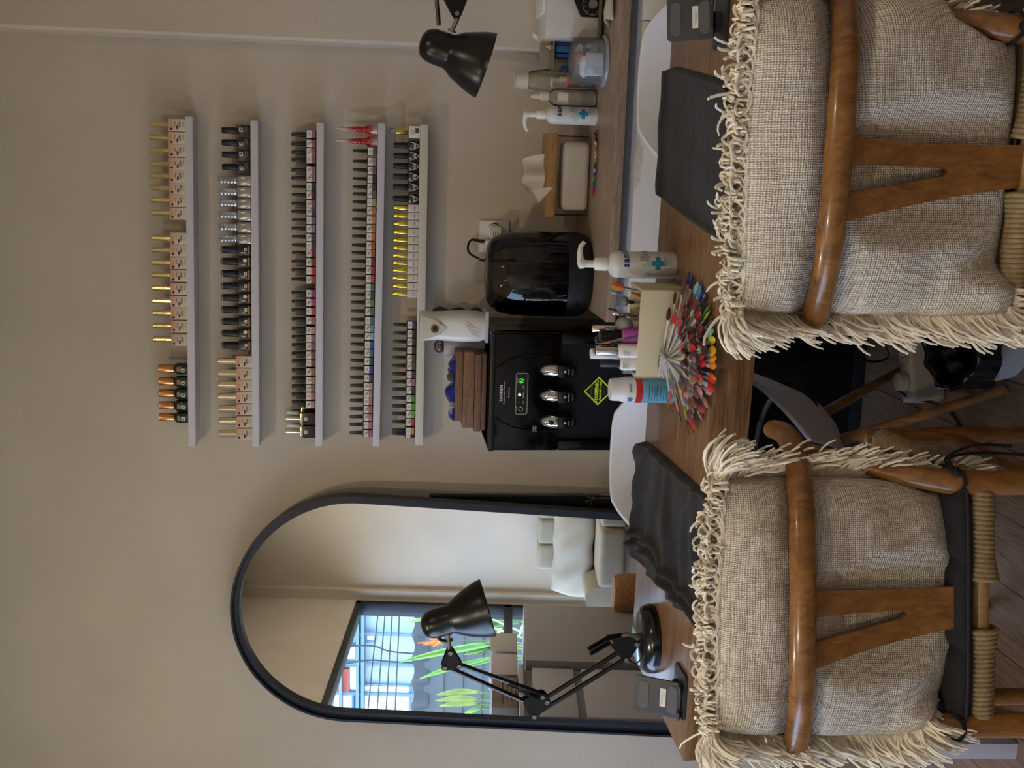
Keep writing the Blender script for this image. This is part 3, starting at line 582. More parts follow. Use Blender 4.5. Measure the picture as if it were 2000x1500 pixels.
# ------------------------------------------------------------------ console cabinet
CZ, CY0 = .80, -.49
OAK = wood('oak_laminate', '806a57', 'b09a84', (2.0, 26, 26), .4, 0, 4, .04)
EDGE = wood('oak_edge', '6d5644', '98826c', (2.0, 30, 30), .5, 0, 4, .03)
cx0 = pz(1178, 629, CZ).x; cyf = pz(1200, 300, CZ).y
con = thing('console_cabinet', 'low white console cabinet with oak top along the shelf wall', 'cabinet', (.6, -.24, 0))
MB().box(((cx0+XR)/2, cyf/2-.0, CZ-.0125), (XR-cx0-.01, -cyf-.006, .025)).build('worktop', OAK, con, bevel=.0015)
cb = cyf+.02
MB().box(((cx0+.03+XR)/2, cb/2+.02, CZ-.040), (XR-cx0-.05, -cb-.06, .030)).build('handle_channel', mat('channel_grey', 'a5a5a4', .5, .1), con)
MB().box(((cx0+.015+XR)/2, cb/2+.012, (CZ-.054+.13)/2), (XR-cx0-.03, -cb-.04, CZ-.054-.13)).build('carcass', mat('cabinet_white', 'd9d6d2', .5), con, bevel=.001)
DOOR = mat('door_white', 'e2dfdb', .42, var=.02)
dxs = [cx0+.015, cx0+.015+.02, py(1250, 40, cb-.01).x, XR-.02]
for (a, b) in ((dxs[0], dxs[2]-.0015), (dxs[2]+.0015, dxs[3])):
    MB().box(((a+b)/2, cb-.009, (CZ-.056+.14)/2), (b-a, .018, CZ-.056-.14)).build('door', DOOR, con, bevel=.001)
p = py(1246, 318, cb-.019); st = MB()
sp_ = [(.062*math.cos(2*PI*k/40)*(1+.16*math.sin(5*2*PI*k/40+1)+.1*math.sin(11*2*PI*k/40)), .0105*math.sin(2*PI*k/40)*(1+.25*math.sin(4*2*PI*k/40)+.15*math.sin(9*2*PI*k/40+2))) for k in range(40)]
st.prism(sp_, 0, .0004, 0, XZ((p.x, cb-.0181, p.z))); st.build('stain', mat('stain_brown', 'd0c7b8', .6, var=.12, vscale=50), con)
MB().box(((cx0+.06+XR)/2, cb/2+.05, .065), (XR-cx0-.12, -cb-.14, .13)).build('plinth', mat('plinth_brown', '4a3b30', .6), con)
# ---- items on the console
WP = mat('white_plastic', 'e9e6e1', .4); WPC = mat('cream_plastic', 'd8d2c2', .45); CLEARB = clear('clear_bottle', 'fafbfb', .16, .05, .07, 'f2f6f8')
def label_lines(mb, p0, w, h, n, m=0, t=.0008):
    for k in range(n): ww = w*(.5+.5*((k*53+17) % 11)/11); mb.box((p0[0]-w/2+ww/2, p0[1], p0[2]-h*k/n), (ww, .0004, t), m)
    return mb
def cyl_label(mb, c, r, z0, z1, a0, a1, m=0, n=14, off=.0006):
    mb.grid(lambda u, v: (c[0]+(r+off)*math.sin(a0+(a1-a0)*u), c[1]-(r+off)*math.cos(a0+(a1-a0)*u), z0+(z1-z0)*v), n, 1, m); return mb
def pump(root, c, z, r, m_=WP, yaw=0, s=1.0, spout=.045):
    M = rotz((c[0], c[1], z), yaw)
    MB().lathe([(r, 0), (r, .004*s), (r*.97, .022*s), (r*.72, .026*s), (r*.45, .028*s)], 20, M).build('pump_collar', m_, root)
    g = MB().lathe([(.0075*s, .024*s), (.0075*s, .05*s)], 12, M)
    g.lathe([(.0095*s, .046*s), (.0105*s, .050*s), (.0105*s, .056*s), (.006*s, .059*s)], 14, M)
    g.tube([(M @ Vector(p)) for p in ((0, 0, .053*s), (spout*.5, 0, .055*s), (spout*.85, 0, .053*s), (spout*1.05, 0, .046*s))], [.008*s, .0062*s, .005*s, .0042*s], 8)
    g.build('pump_head', m_, root)
def sanitizer(name, label, c, z, H, r, yaw, spy):
    t = thing(name, label, 'bottle', (c[0], c[1], z))
    M = rotz((c[0], c[1], z), 0); h = H
    MB().lathe([(r*.92, 0), (r, .004), (r, h*.62), (r*.97, h*.665), (r*.8, h*.70), (r*.5, h*.725), (r*.42, h*.735), (r*.42, h*.76)], 28, M).build('body', mat('sanitizer_bottle', 'd9dad8', .3, coat=.3), t)
    pump(t, c, z+h*.745, r*.5, WP, yaw, H/.19, .042*H/.19)
    NV = mat('print_navy', '1f3374', .5); TQ = mat('print_teal', '2a86a8', .5); PTQ = mat('print_pale_teal', 'a9c6c8', .5); GR = mat('print_grey', '8b9196', .5)
    def on(u, zz): a = u/r+spy; return (c[0]+(r+.0006)*math.sin(a), c[1]-(r+.0006)*math.cos(a), z+zz)
    def curved(nm, body, size, u0, zz, m_, bold=0):
        adv = size*.50
        for i, ch in enumerate(body):
            if ch == ' ': continue
            a = (u0+i*adv)/r+spy
            text(nm, ch, size, on(u0+i*adv, zz), m_, t, (math.cos(a), math.sin(a), 0), (0, 0, 1), .0002, bold=bold)
    curved('lettering', 'sanitizer', h*.105, -r*.10, h*.565, NV, .0007)
    curved('small_print', 'gel', h*.05, r*.3, h*.40, GR); curved('small_print', 'instant', h*.05, r*.3, h*.365, GR); curved('small_print', 'Sanitizer', h*.05, r*.3, h*.33, GR)
    def patch(mb, u0, u1, z0, z1, mi): mb.grid(lambda a, b: on(u0+(u1-u0)*a, z0+(z1-z0)*b), 5, 1, mi)
    k = h*.045; g = MB(); cu, cz = r*.08, h*.215
    patch(g, cu-1.6*k, cu+1.6*k, cz-k*.6, cz+k*.6, 0); patch(g, cu-.6*k, cu+.6*k, cz-1.6*k, cz+1.6*k, 0); g.build('cross_emblem', TQ, t, smooth=0)
    g = MB(); cu, cz = -r*.25, h*.32
    patch(g, cu-1.5*k, cu+1.5*k, cz-k*.55, cz+k*.55, 0); patch(g, cu-.55*k, cu+.55*k, cz-1.5*k, cz+1.5*k, 0); g.build('pale_cross', PTQ, t, smooth=0)
    g = MB()
    for q in range(5): patch(g, -r*.05, r*(.7-.07*(q % 3)), h*(.145-.018*q), h*(.150-.018*q), 0)
    g.build('print_lines', GR, t, smooth=0)
    return t
# box with dial at the right end
c = pz(1180, 30, CZ); q0 = py(1062, 70, -.30); q1 = py(1172, 60, -.30)
ds = thing('steriliser_box', 'white metal steriliser box with black dial panel at the right end of the console', 'appliance', (q0.x+.12, -.24, CZ))
fx, zt, zb = q0.x, q0.z-.004, q1.z
MB().box((fx+.13, -.22, (zt+zb)/2), (.26, .16, zt-zb)).build('body', mat('enamel_white', 'd6d3cc', .35), ds, bevel=.004)
MB().box((fx+.13, -.225, (zb+CZ)/2), (.25, .165, zb-CZ-.0015)).build('base', BLKP, ds, bevel=.003)
MB().box((fx+.16, -.22, zt+.004), (.2, .13, .008)).build('lid', WP, ds, bevel=.002)
f1 = lambda x, y: py(x, y, -.3015)
a, b, c_, d = f1(1117, -10), f1(1134, 33), f1(1171, 35), f1(1171, -10)
g = MB(); Mx = XZ((0, -.3003, 0)); g.prism([(p.x, p.z) for p in (a, d, c_, b)][::-1], 0, .004, 0, Mx); g.build('dial_panel', BLKP, ds, bevel=.0008)
kc = f1(1157, 9); Mk = frame((kc.x, -.3045, kc.z), (1, 0, 0), (0, 0, 1), (0, -1, 0))
kn = MB().lathe([(.013, 0), (.0125, .010), (.011, .012), (0, .012)], 28, Mk).build('dial_knob', mat('brushed_steel', 'b5b2ac', .3, 1), ds)
g = MB(); g.tube([(kc.x+.0265*math.cos(2*PI*k/40), -.3047, kc.z+.0265*math.sin(2*PI*k/40)) for k in range(40)], .0006, 4, closed=True)
for k in range(10): a_ = 2*PI*k/10; g.ball((kc.x+.021*math.cos(a_), -.3047, kc.z+.021*math.sin(a_)), .0012, 6)
g.build('dial_marks', mat('print_white', 'cfcfcb', .5), ds)
MB().box((fx+.13, -.306, zb+.004), (.25, .012, .008)).build('front_rail', mat('rail_steel', '9a948a', .35, .8), ds)
# folded paper towel
c = pz(1203, 20, CZ); pw = MB(); pw.grid(lambda u, v: (c.x-.025+.15*u+.006*math.sin(v*5), c.y-.004+.09*v, CZ+.003+.016*math.sin(PI*min(1, v*1.2+.05))*(.85+.15*math.sin(u*9))+.004*math.sin(u*5+v*4)), 18, 10)
o = pw.build('paper_towel', mat('paper_beige', 'c4b9a4', .9, bump=.3, bscale=300), smooth=180); sd = o.modifiers.new('t', 'SOLIDIFY'); sd.thickness = .003; sd.offset = 1
tag(o, 'folded beige paper towel lying on the console front edge below the dial box', 'paper towel')
# clear tub of cotton standing on its lid
c = pz(1190, 116, CZ); c = Vector((c.x, c.y+.055, CZ)); wpx = .058
tb = thing('cotton_tub', 'round clear plastic tub of white cotton pads on the console', 'tub', (c.x, c.y, CZ)); Mt = rotz(c, 0)
MB().lathe([(.066, 0), (.068, .003), (.067, .008), (.062, .010)], 36, Mt).build('lid', clear('tub_lid', 'f0f2f4', .3, .1, .45, 'e4e8ee'), tb)
MB().lathe([(.060, .010), (.060, .012), (.0585, .082), (.052, .090), (.0, .091)], 36, Mt, cap=False).build('tub_wall', clear('tub_clear', 'eef1f3', .25, .06, .16, 'e4e8ec'), tb)
g = MB()
for k in range(7): g.ball((c.x+random.uniform(-.02, .02), c.y+random.uniform(-.02, .02), CZ+.03+.006*k), .024, 10, 0, None, (1.1, 1.1, .6))
g.box((c.x-.012, c.y-.03, CZ+.036), (.055, .03, .045), 0); g.ball((c.x+.006, c.y-.02, CZ+.072), .016, 10, 1); g.box((c.x+.018, c.y-.036, CZ+.058), (.02, .006, .016), 2, Matrix.Identity(4))
g.build('cotton', [mat('cotton_white', 'dfe3ee', .9, bump=.4, bscale=120), mat('peach_sponge', 'd9876d', .8), mat('dark_pad', '3a4152', .7)], tb)
# acrylic drawer organiser
oz0, oz1 = CZ, py(1062, 100, -.2).z
oL, oR = py(1100, 143, -.2).x, py(1100, 66, -.2).x
og = thing('organiser', 'clear acrylic organiser rack holding purple and blue sponges on the console', 'organiser', ((oL+oR)/2, -.18, CZ))
g = MB(); AC = clear('acrylic', 'f2f1ec', .2, .05, .30, 'ddd8cb')
for z in (oz0+.002, oz0+(oz1-oz0)*.48, oz0+(oz1-oz0)*.8): g.box(((oL+oR)/2, -.16, z), (oR-oL, .08, .003))
for x in (oL, oR): g.box((x, -.16, (oz0+oz1)/2), (.003, .08, oz1-oz0))
g.box(((oL+oR)/2, -.121, (oz0+oz1)/2), (oR-oL, .003, oz1-oz0)); g.box(((oL+oR)/2, -.2, oz0+.03), (oR-oL, .003, .05)); g.build('rack', AC, og, smooth=0)
zz = oz0+(oz1-oz0)*.48+.0015; hh = (oz1-oz0)*.30
for k, (x0, w, col, nm) in enumerate(((.93, .012, '4a3f86', 'violet sponge block on the rack shelf, rightmost'), (.80, .010, '3b2a66', 'dark violet sponge block on the rack shelf, next to the lighter violet one'), (.66, .017, '1f6a96', 'blue sponge block in the middle of the rack shelf'), (.50, .010, '244a8c', 'deep blue sponge block on the rack shelf, leftmost upright one'))):
    x = oL+(oR-oL)*x0-.004
    tag(MB().box((x, -.165, zz+hh*.42), (w, .045, hh*.84)).build('sponge_block', mat('sponge_'+col, col, .8, bump=.2, bscale=200), bevel=.0015), nm, 'sponge', 'sponge blocks on the organiser')
tag(MB().tube(spline([(oL+.012, -.175, zz+.004), (oL+.018, -.178, zz+.018), (oL+.004, -.178, zz+.022)], 5), [.004]*11, 8).box((oL+.016, -.172, zz+.0062), (.014, .02, .012)).build('nail_clip', mat('clip_blue', '1f4aa0', .4), bevel=.001), 'bright blue plastic clip at the left of the rack shelf', 'clip')
zt2 = oz0+(oz1-oz0)*.8+.0015
tr = MB(); p = py(1073, 80, -.165); tr.lathe([(.010, -.011), (.0155, -.011), (.0155, .011), (.010, .011), (.010, -.011)], 28, frame((p.x, -.165, zt2+.0155), (0, 0, 1), (0, 1, 0), (-1, 0, 0)), cap=False)
tag(tr.build('tape_roll', mat('tape_tan', 'a57a3f', .5)), 'small tan tape roll on top of the organiser rack', 'tape')
sp = MB(); a, b = py(1040, 68, -.145), py(1074, 90, -.145); b.z = zt2+.006
for k in (0,): sp.hexa([(b.x-.010, -.150, b.z-.005), (b.x+.004, -.150, b.z-.005), (b.x+.004, -.145, b.z-.005), (b.x-.010, -.145, b.z-.005), (a.x-.006, -.150, a.z), (a.x+.006, -.150, a.z), (a.x+.006, -.145, a.z), (a.x-.006, -.145, a.z)])
tag(sp.build('spatula', WP, bevel=.002), 'white plastic spatula leaning on top of the organiser rack', 'spatula')
a, b = py(1034, 140, -.15), py(1080, 136, -.15); b.z = zt2+.002
pb = thing('thin_brush', 'thin dark brush lying on the left of the organiser rack', 'brush', b); MB().tube([b, b+(a-b)*.9], .0016, 6).build('handle', mat('handle_plum', '4a2a3a', .4), pb); MB().tube([b+(a-b)*.9, a], [.0014, .0004], 6).build('bristles', INK, pb)
# bottles beside the organiser
def at(x, y, Y): p = py(x, y, Y); return Vector((p.x, Y, CZ))
Yb = -.14
c = at(1170, 163, -.105); tl = thing('tall_bottle', 'tall clear bottle with wide white cap behind the pump bottles', 'bottle', c); z1 = py(1003, 160, c.y).z; z0 = py(1030, 160, c.y).z; r = (py(1015, 143, c.y).x-py(1015, 181, c.y).x)/2
MB().lathe([(r*1.02, CZ), (r*1.02, z0-.03), (r*.8, z0)], 24, Matrix.Translation((c.x, c.y, 0))).build('body', clear('amber_clear', 'efe9d8', .2, .05, .45, 'd6cbb0'), tl)
MB().lathe([(r*.98, z0), (r*.94, z0+.003), (r*.88, z1-.004), (r*.95, z1-.002), (r*.95, z1)], 28, Matrix.Translation((c.x, c.y, 0))).build('cap', WPC, tl)
c = at(1170, 160, -.19); pk = thing('pink_bottle', 'small pink-necked pump bottle beside the cotton tub', 'bottle', c); zt = py(1105, 160, c.y).z; zm = py(1132, 160, c.y).z; r = (py(1120, 148, c.y).x-py(1120, 175, c.y).x)/2
MB().lathe([(r*.95, CZ), (r, CZ+.003), (r, zm)], 20, Matrix.Translation((c.x, c.y, 0)), sq=3).build('body', mat('blue_white_print', '8fa0c0', .35, var=.4, vscale=60), pk)
MB().lathe([(r, zm), (r, zt-.004), (r*.8, zt)], 20, Matrix.Translation((c.x, c.y, 0)), sq=3).build('pink_shoulder', mat('pink_plastic', 'c77a75', .4), pk)
pump(pk, c, zt-.002, r*.6, WPC, PI*.9, .75, .02)
c = at(1170, 193, -.235); sb = thing('spray_bottle', 'clear spray bottle with white pump and small white label on the console', 'bottle', c); zs = py(1082, 193, c.y).z; r = (py(1120, 176, c.y).x-py(1120, 211, c.y).x)/2
Mt = Matrix.Translation((c.x, c.y, 0))
MB().lathe([(r*.9, CZ), (r, CZ+.004), (r, zs-.004), (r*.9, zs+.004), (r*.5, zs+.014), (r*.45, zs+.02)], 28, Mt).build('body', CLEARB, sb)
g = MB(); cyl_label(g, c, r, py(1107, 193, c.y).z, py(1086, 193, c.y).z, -1.1, .5); g.build('label', WHT, sb, smooth=180)
MB().lathe([(r*.93, CZ+.003), (r*.93, CZ+(zs-CZ)*.72)], 24, Mt).build('liquid', clear('liquid_clear', 'f3f5f6', .05, .1, .10, 'eef2f4'), sb)
MB().lathe([(r*.52, zs+.016), (r*.52, zs+.036), (r*.3, zs+.04), (r*.26, zs+.056), (r*.12, zs+.066)], 18, Mt).build('pump_head', WP, sb)
H = py(1030, 230, -.26).z-CZ
c = at(1162, 228, -.26); r = (py(1120, 211, c.y).x-py(1120, 246.5, c.y).x)/2
sanitizer('sanitizer_bottle', 'white pump sanitizer bottle with blue cross at the back on the console', c, CZ, H*1.0, r, PI, .15)
# fan strips of nail colour tips on the console
def tips_strip(name, label, pts, cols, Z, w, l):
    t = thing(name, label, 'nail swatches', (sum(p.x for p in pts)/len(pts), sum(p.y for p in pts)/len(pts), Z))
    for k, p in enumerate(pts):
        MB().ball((p.x, p.y, Z+.006+.0015*(k % 2)), w, 10, 0, None, (1, l/w, .55)).build('nail_tip', mat('tip_'+cols[k], cols[k], .25, coat=.4), t)
    return t
cs = ['b8202a', '2b1a1a', '181414', '231a1a', '1d1515', 'cfc4bc', 'd9b6a6', 'b96a55', 'a55040', 'd39a88', 'c78a78', 'cfa09a', 'b88a6a', 'a87858', '6a4a34', '4a3828', '3a3024', '8fb0d0', '2f5fa0', '1f3f70', '4a6a2f', '5f8a2a', '2f6a3a', '24506a', '3a3f8a', '8a2a6a', 'c02040', 'd01a2a', 'c81c2c']
pts = [pz(1168-8*(k/28)**3, 256+(382-256)*k/28, CZ) for k in range(29)]
tips_strip('nail_swatch_strip', 'row of small coloured nail tips from red through blue on the console front', pts, cs, CZ, .0052, .013)
pts = [pz(1161+1.0*k, 216+6*k, CZ) for k in range(5)]
tips_strip('nail_swatch_bunch', 'few dark red nail tips lying at the foot of the back sanitizer', pts, ['b0161c', '5a0f14', '3a0a0e', '45090f', '2a0808'], CZ, .007, .014)
# tissue box
a, b = pz(1140, 425, CZ), pz(1147, 263, CZ); yT = -.22
xa, xb = py(1140, 426, yT).x, py(1140, 262, yT).x; zl = py(1087, 340, yT).z; zh = py(1068, 340, yT).z
tx = thing('tissue_box', 'clear tissue box with wooden lid and a tissue sticking out', 'tissue box', ((xa+xb)/2, yT+.055, CZ))
xm = (xa+xb)/2; L_ = xb-xa
MB().lathe([(1, CZ), (1, zl)], 40, frame((xm, yT+.055, 0), (1, 0, 0), (0, 1, 0), (0, 0, 1)), 0, L_/2-.004, .053, 6, False).build('clear_wall', clear('smoked_clear', 'eeebe6', .10, .05, .04, 'd6cfc4'), tx)
MB().box((xm, yT+.055, (zl+zh)/2), (L_, .116, zh-zl)).build('wooden_lid', wood('bamboo', '8a6638', 'b58d55', (3, 20, 20), .5), tx, bevel=.004)
g = MB(); g.box((xm, yT+.055, CZ+(zl-CZ)*.42), (L_-.04, .085, (zl-CZ)*.78)); o = g.build('tissue_stack', mat('tissue_white', 'efe9de', .9, bump=.5, bscale=50), tx, bevel=.02, segs=4)
tp = [py(1086, 300, yT+.05), py(1086, 372, yT+.05), py(1025, 312, yT+.05), py(1022, 384, yT+.05)]
def tis(u, v):
    x = tp[0].x*(1-u)+tp[1].x*u; x2 = tp[2].x*(1-u)+tp[3].x*u
    s = math.sin(PI*v*.5); xx = x*(1-v)+x2*v; z = zh-.01+(tp[2].z-zh+.012)*s-.012*v*u*math.sin(u*9)
    return (xx-.006*v*math.sin(5*u), yT+.055+.016*math.sin(u*7+v*2)-.05*v*v*(u-.4), z)
o = MB().grid(tis, 22, 14).build('tissue', mat('tissue_sheet', 'e2ddd2', .9), tx, smooth=180)
f1_, f2_, f3_ = py(1040, 372, yT-.01), py(1085, 362, yT), py(1052, 396, yT-.02)
MB().grid(lambda u, v: tuple(f1_*(1-u)*(1-v)+f2_*u*(1-v)+f3_*v*(1-u*.2)+f2_*v*u*.2), 6, 6).build('tissue_fold', mat('tissue_sheet', 'e2ddd2', .9), tx, smooth=180)
# dome appliance
c = pz(1162, 535, CZ); Yd = c.y+.115; dxc = py(1060, 535, Yd).x; rd = (py(1075, 452, Yd).x-py(1075, 619, Yd).x)/2; zd = py(948, 535, Yd).z; zs = py(1098, 535, Yd).z
dm = thing('air_purifier', 'black round appliance with smoky glass dome on the console', 'appliance', (dxc, Yd, CZ)); Mt = Matrix.Translation((dxc, Yd, 0))
MB().lathe([(rd*.80, CZ), (rd*.93, CZ+.012), (rd*.985, CZ+.035), (rd*.99, zs), (rd*.93, zs+.001)], 56, Mt).build('base', mat('base_black', '14161b', .5), dm)
H_ = zd-zs
MB().lathe([(rd*.985, zs), (rd*.985, zs+H_*.45), (rd*.965, zs+H_*.65), (rd*.91, zs+H_*.82), (rd*.80, zs+H_*.93), (rd*.62, zs+H_*.985), (rd*.3, zs+H_), (.0001, zs+H_)], 56, Mt, cap=False).build('dome', clear('smoky_glass', 'b0a9a0', .35, .02, .12, '0c0c0d'), dm, smooth=60)
g = MB()
for k in range(26): a_ = 2*PI*k/26; g.box((dxc+rd*.7*math.cos(a_), Yd+rd*.7*math.sin(a_), zs+.025), (.008, .008, .05))
g.lathe([(rd*.6, zs), (rd*.6, zs+.06), (rd*.2, zs+.085)], 32, Mt); g.build('inner_grille', BLKP, dm)
MB().lathe([(.0, 0), (.007, 0), (.007, .001), (0, .001)], 14, frame((py(1118, 598, Yd-rd).x, Yd-rd*.86, CZ+.045), Vector((.9, .4, 0)).normalized(), (0, 0, 1), Vector((.4, -.9, 0)).normalized())).build('logo_dot', mat('logo_black', '06070a', .25), dm)
# wall socket, plugs and cable
s0, s1 = py(935, 492, 0), py(994, 431, 0)
so = thing('wall_socket', 'white double wall socket above the tissue box', 'socket', ((s0.x+s1.x)/2, -.004, (s0.z+s1.z)/2))
MB().box(((s0.x+s1.x)/2, -.006, (s0.z+s1.z)/2), (s1.x-s0.x, .012, s0.z-s1.z)).build('plate', WP, so, bevel=.003)
for x in (s0.x+.026, s1.x-.026): MB().lathe([(.019, .012), (.019, .002), (0, .002)], 24, frame((x, -.0125+.0125, (s0.z+s1.z)/2), (1, 0, 0), (0, 0, 1), (0, -1, 0))).build('socket_well', mat('socket_grey', 'bdb9b2', .5), so)
p = py(965, 452, -.02); pg = thing('plug_adapter', 'white plug adapter with printed front in the right socket', 'plug', p)
MB().lathe([(.022, 0), (.022, .022), (.018, .026)], 24, frame((p.x, -.0125, p.z), (1, 0, 0), (0, 0, 1), (0, -1, 0))).build('plug_body', WP, pg)
MB().box((p.x-.006, -.052, p.z-.002), (.044, .03, .030)).build('adapter_block', WPC, pg, bevel=.004)
g = MB()
for k in range(3): g.box((p.x-.010, -.0673, p.z+.006-.006*k), (.02, .0004, .0018))
g.build('print', INK, pg, smooth=0)
p2_ = py(958, 478, -.02); pl2 = thing('power_plug', 'white plug with black cable in the left socket', 'plug', p2_)
MB().box((p2_.x, -.030, p2_.z), (.028, .034, .040)).build('plug_body', WP, pl2, bevel=.005)
cp = [py(940, 471, -.03), py(922, 468, -.03), py(914, 480, -.035), py(917, 494, -.05), py(935, 505, -.09), py(952, 509, -.12)]
cp.append(Vector((cp[-1].x-.005, -.05, CZ+.1)))
MB().tube(spline(cp, 6), .0034, 8).build('cable', BLKP, pl2); MB().tube([cp[0]+Vector((0, 0, -.012)), cp[0], cp[1]], [.0058, .0055, .0036], 10).build('strain_relief', BLKP, pl2)
# ------------------------------------------------------------------ water dispenser
DY = -.35
d0, d1 = py(953, 880, DY), py(959, 651, DY); dl, dr, dz = d0.x, d1.x, (d0.z+d1.z)/2; dw = dr-dl; dc = (dl+dr)/2
GLB = mat('gloss_black', '040507', .12, spec=.35); GLB2 = mat('panel_black', '05070c', .2, coat=.3); CHR = mat('chrome', 'd8d6d2', .06, 1)
dp = thing('water_dispenser', 'tall glossy black water dispenser with three chrome taps', 'water dispenser', (dc, -.19, 0))
DZ = lambda x: py(x, 765, DY).z
zr1, zr0 = DZ(1093), DZ(1225)-.10
g = MB(); g.box((dc, (-.03+DY+.03)/2, dz/2), (dw, -(DY+.03)-.03, dz)); g.build('cabinet_body', GLB, dp, bevel=.006)
# front skin around the tap recess
rx0, rx1 = dl+.028, dr-.028
g = MB(); Mf = XZ((0, DY+.032, 0))
g.box((dc, DY+.016, (dz+zr1)/2), (dw, .034, dz-zr1)); g.box(((dl+rx0)/2, DY+.016, (zr0+zr1)/2), (rx0-dl, .034, zr1-zr0)); g.box(((dr+rx1)/2, DY+.016, (zr0+zr1)/2), (dr-rx1, .034, zr1-zr0)); g.box((dc, DY+.016, zr0/2+.01), (dw, .034, zr0-.02))
g.build('front_panel', GLB, dp, bevel=.004)
MB().box((dc, DY+.033, dz-.008), (dw+.006, .07, .016)).box((dc, -.165, dz-.004), (dw+.004, .27, .008)).build('top_cover', mat('top_black', '0b0c0e', .28, coat=.3), dp, bevel=.005)
MB().box((dc, DY+.026, (zr0+zr1)/2), (rx1-rx0-.006, .006, zr1-zr0)).build('recess_plate', mat('recess_navy', '070b14', .4), dp, smooth=0)
for s in (-1, 1):
    g = MB(); pts = [(dc+s*(dw*.5-.095), DY-.002, dz-.018), (dc+s*(dw*.5-.075), DY-.003, dz-.05), (dc+s*(dw*.5-.062), DY-.003, dz-.09), (dc+s*(dw*.5-.056), DY-.001, zr1+.01)]
    g.tube(spline(pts, 6), [.0025]*19, 6)
    g.build('curved_trim', mat('trim_gloss', '1a1d22', .08, .6), dp)
MB().lathe([(.03, 0), (.03, .004), (0, .004)], 4, rotz((dc, DY, zr0+.002), PI/4)).build('drip_tray', GLB2, dp)
g = MB(); g.box((dc, DY-.003, zr0*.48), (dw-.03, .006, zr0-.10)); g.build('lower_door', GLB2, dp, bevel=.003)
MB().box((dc, DY+.01, .03), (dw-.01, .03, .055)).build('kick_plate', mat('kick_grey', '23262b', .35), dp, bevel=.003)
# control panel
p0, p1 = py(1005, 809, DY-.001), py(1032, 728, DY-.001)
cw, ch = abs(p1.x-p0.x), abs(p0.z-p1.z); cc = ((p0.x+p1.x)/2, (p0.z+p1.z)/2); Mp = XZ((cc[0], DY-.001, cc[1]))
cpn = MB().prism(rrect(-cw/2, -ch/2, cw/2, ch/2, .006), 0, .0022, 0, Mp).build('control_panel', mat('panel_glass', '07080a', .1, coat=.5), dp)
A_, B_ = rrect(-cw/2, -ch/2, cw/2, ch/2, .006), rrect(-cw/2+.0018, -ch/2+.0018, cw/2-.0018, ch/2-.0018, .0045); n_ = len(A_)
g = MB(); g.add([(p[0], p[1], .0032) for p in A_]+[(p[0], p[1], .0032) for p in B_], [(k, (k+1) % n_, n_+(k+1) % n_, n_+k) for k in range(n_)], 0, Mp); g.build('panel_border', mat('border_silver', 'a8a59c', .35, .3), cpn, smooth=0)
LEDG = mat('led_green', '39c23c', .4, emit='46d23c', estr=2.2); LEDW = mat('led_pale', '9fe8b0', .4, emit='8ff0b0', estr=2.5); LEDR = mat('led_red', '5a1512', .4, emit='8a1a14', estr=.4)
PW = mat('print_silver', 'c9c9c6', .5); yT_ = DY-.0045
pp = lambda x, y: py(x, y, yT_)
text('display_digits', '93', .0155, pp(1019, 744), LEDG, cpn)
for (x, y, r, m_) in ((1015, 771, .0042, LEDW), (1014.5, 786, .002, LEDR)):
    p = pp(x, y); MB().lathe([(r, 0), (r*.8, .001), (0, .001)], 14, XZ((p.x, yT_+.001, p.z))).build('indicator', m_, cpn)
p = pp(1017, 799); MB().tube([(p.x+.0058*math.cos(2*PI*k/24), yT_, p.z+.0058*math.sin(2*PI*k/24)) for k in range(24)], .0007, 5, closed=True).build('button_ring', PW, cpn)
for (x, y, s, b) in ((1011, 743, .0042, 'DIGITAL'), (1022, 756, .004, 'COOL'), (1022, 772, .004, 'NORMAL'), (1022, 786, .004, 'HOT'), (1008.5, 799, .004, 'HOT OFF')): text('panel_print', b, s, pp(x, y), PW, cpn)
text('lettering', 'SANKEN', .0112, pp(979, 768), mat('print_bright', 'e0e0dd', .5), dp, space=1.1, bold=.0003)
text('small_lettering', 'Premium Water Dispenser', .0058, pp(985, 767), PW, dp)
text('small_lettering', 'Hot & Cool', .0062, pp(994, 767), PW, dp)
text('small_lettering', 'CHILD\nLOCK', .0062, pp(1044, 838), PW, dp)
# taps
for k, (y, lab, sub) in enumerate(((722.5, 'COLD', 1), (772, 'NORMAL', 1), (822, 'HOT', 1))):
    b = py(1088, y+1.5, DY-.02)
    tp_ = MB().box((b.x, DY-.012, b.z-.022), (.034, .05, .042)).box((b.x, DY-.028, b.z-.045), (.022, .02, .014)).build('tap', GLB2, dp, bevel=.004)
    def lever(u, v):
        a = PI*(u-.5)*1.12; w = .0205*math.sqrt(max(0, 1-(v)**2.4)); dd = .030*(1-v**2.2)**.5 if v < 1 else 0
        return (b.x+w*math.sin(a)/math.sin(PI*.5), DY-.004-dd*math.cos(a)*.9-.004, b.z+.048*v)
    MB().grid(lever, 16, 14).build('lever', CHR, tp_, smooth=180)
    text('tap_print', lab, .0055, (b.x, DY-.0376, b.z-.030), PW, tp_)
    MB().lathe([(.0035, 0), (.0035, .0004), (0, .0004)], 6, XZ((b.x, DY-.0372, b.z-.020))).build('tap_icon', PW, tp_)
    if k == 2: MB().lathe([(.0075, 0), (.007, .006), (0, .007)], 18, XZ((b.x, DY-.030, b.z+.018))).build('safety_button', BLKM, tp_)
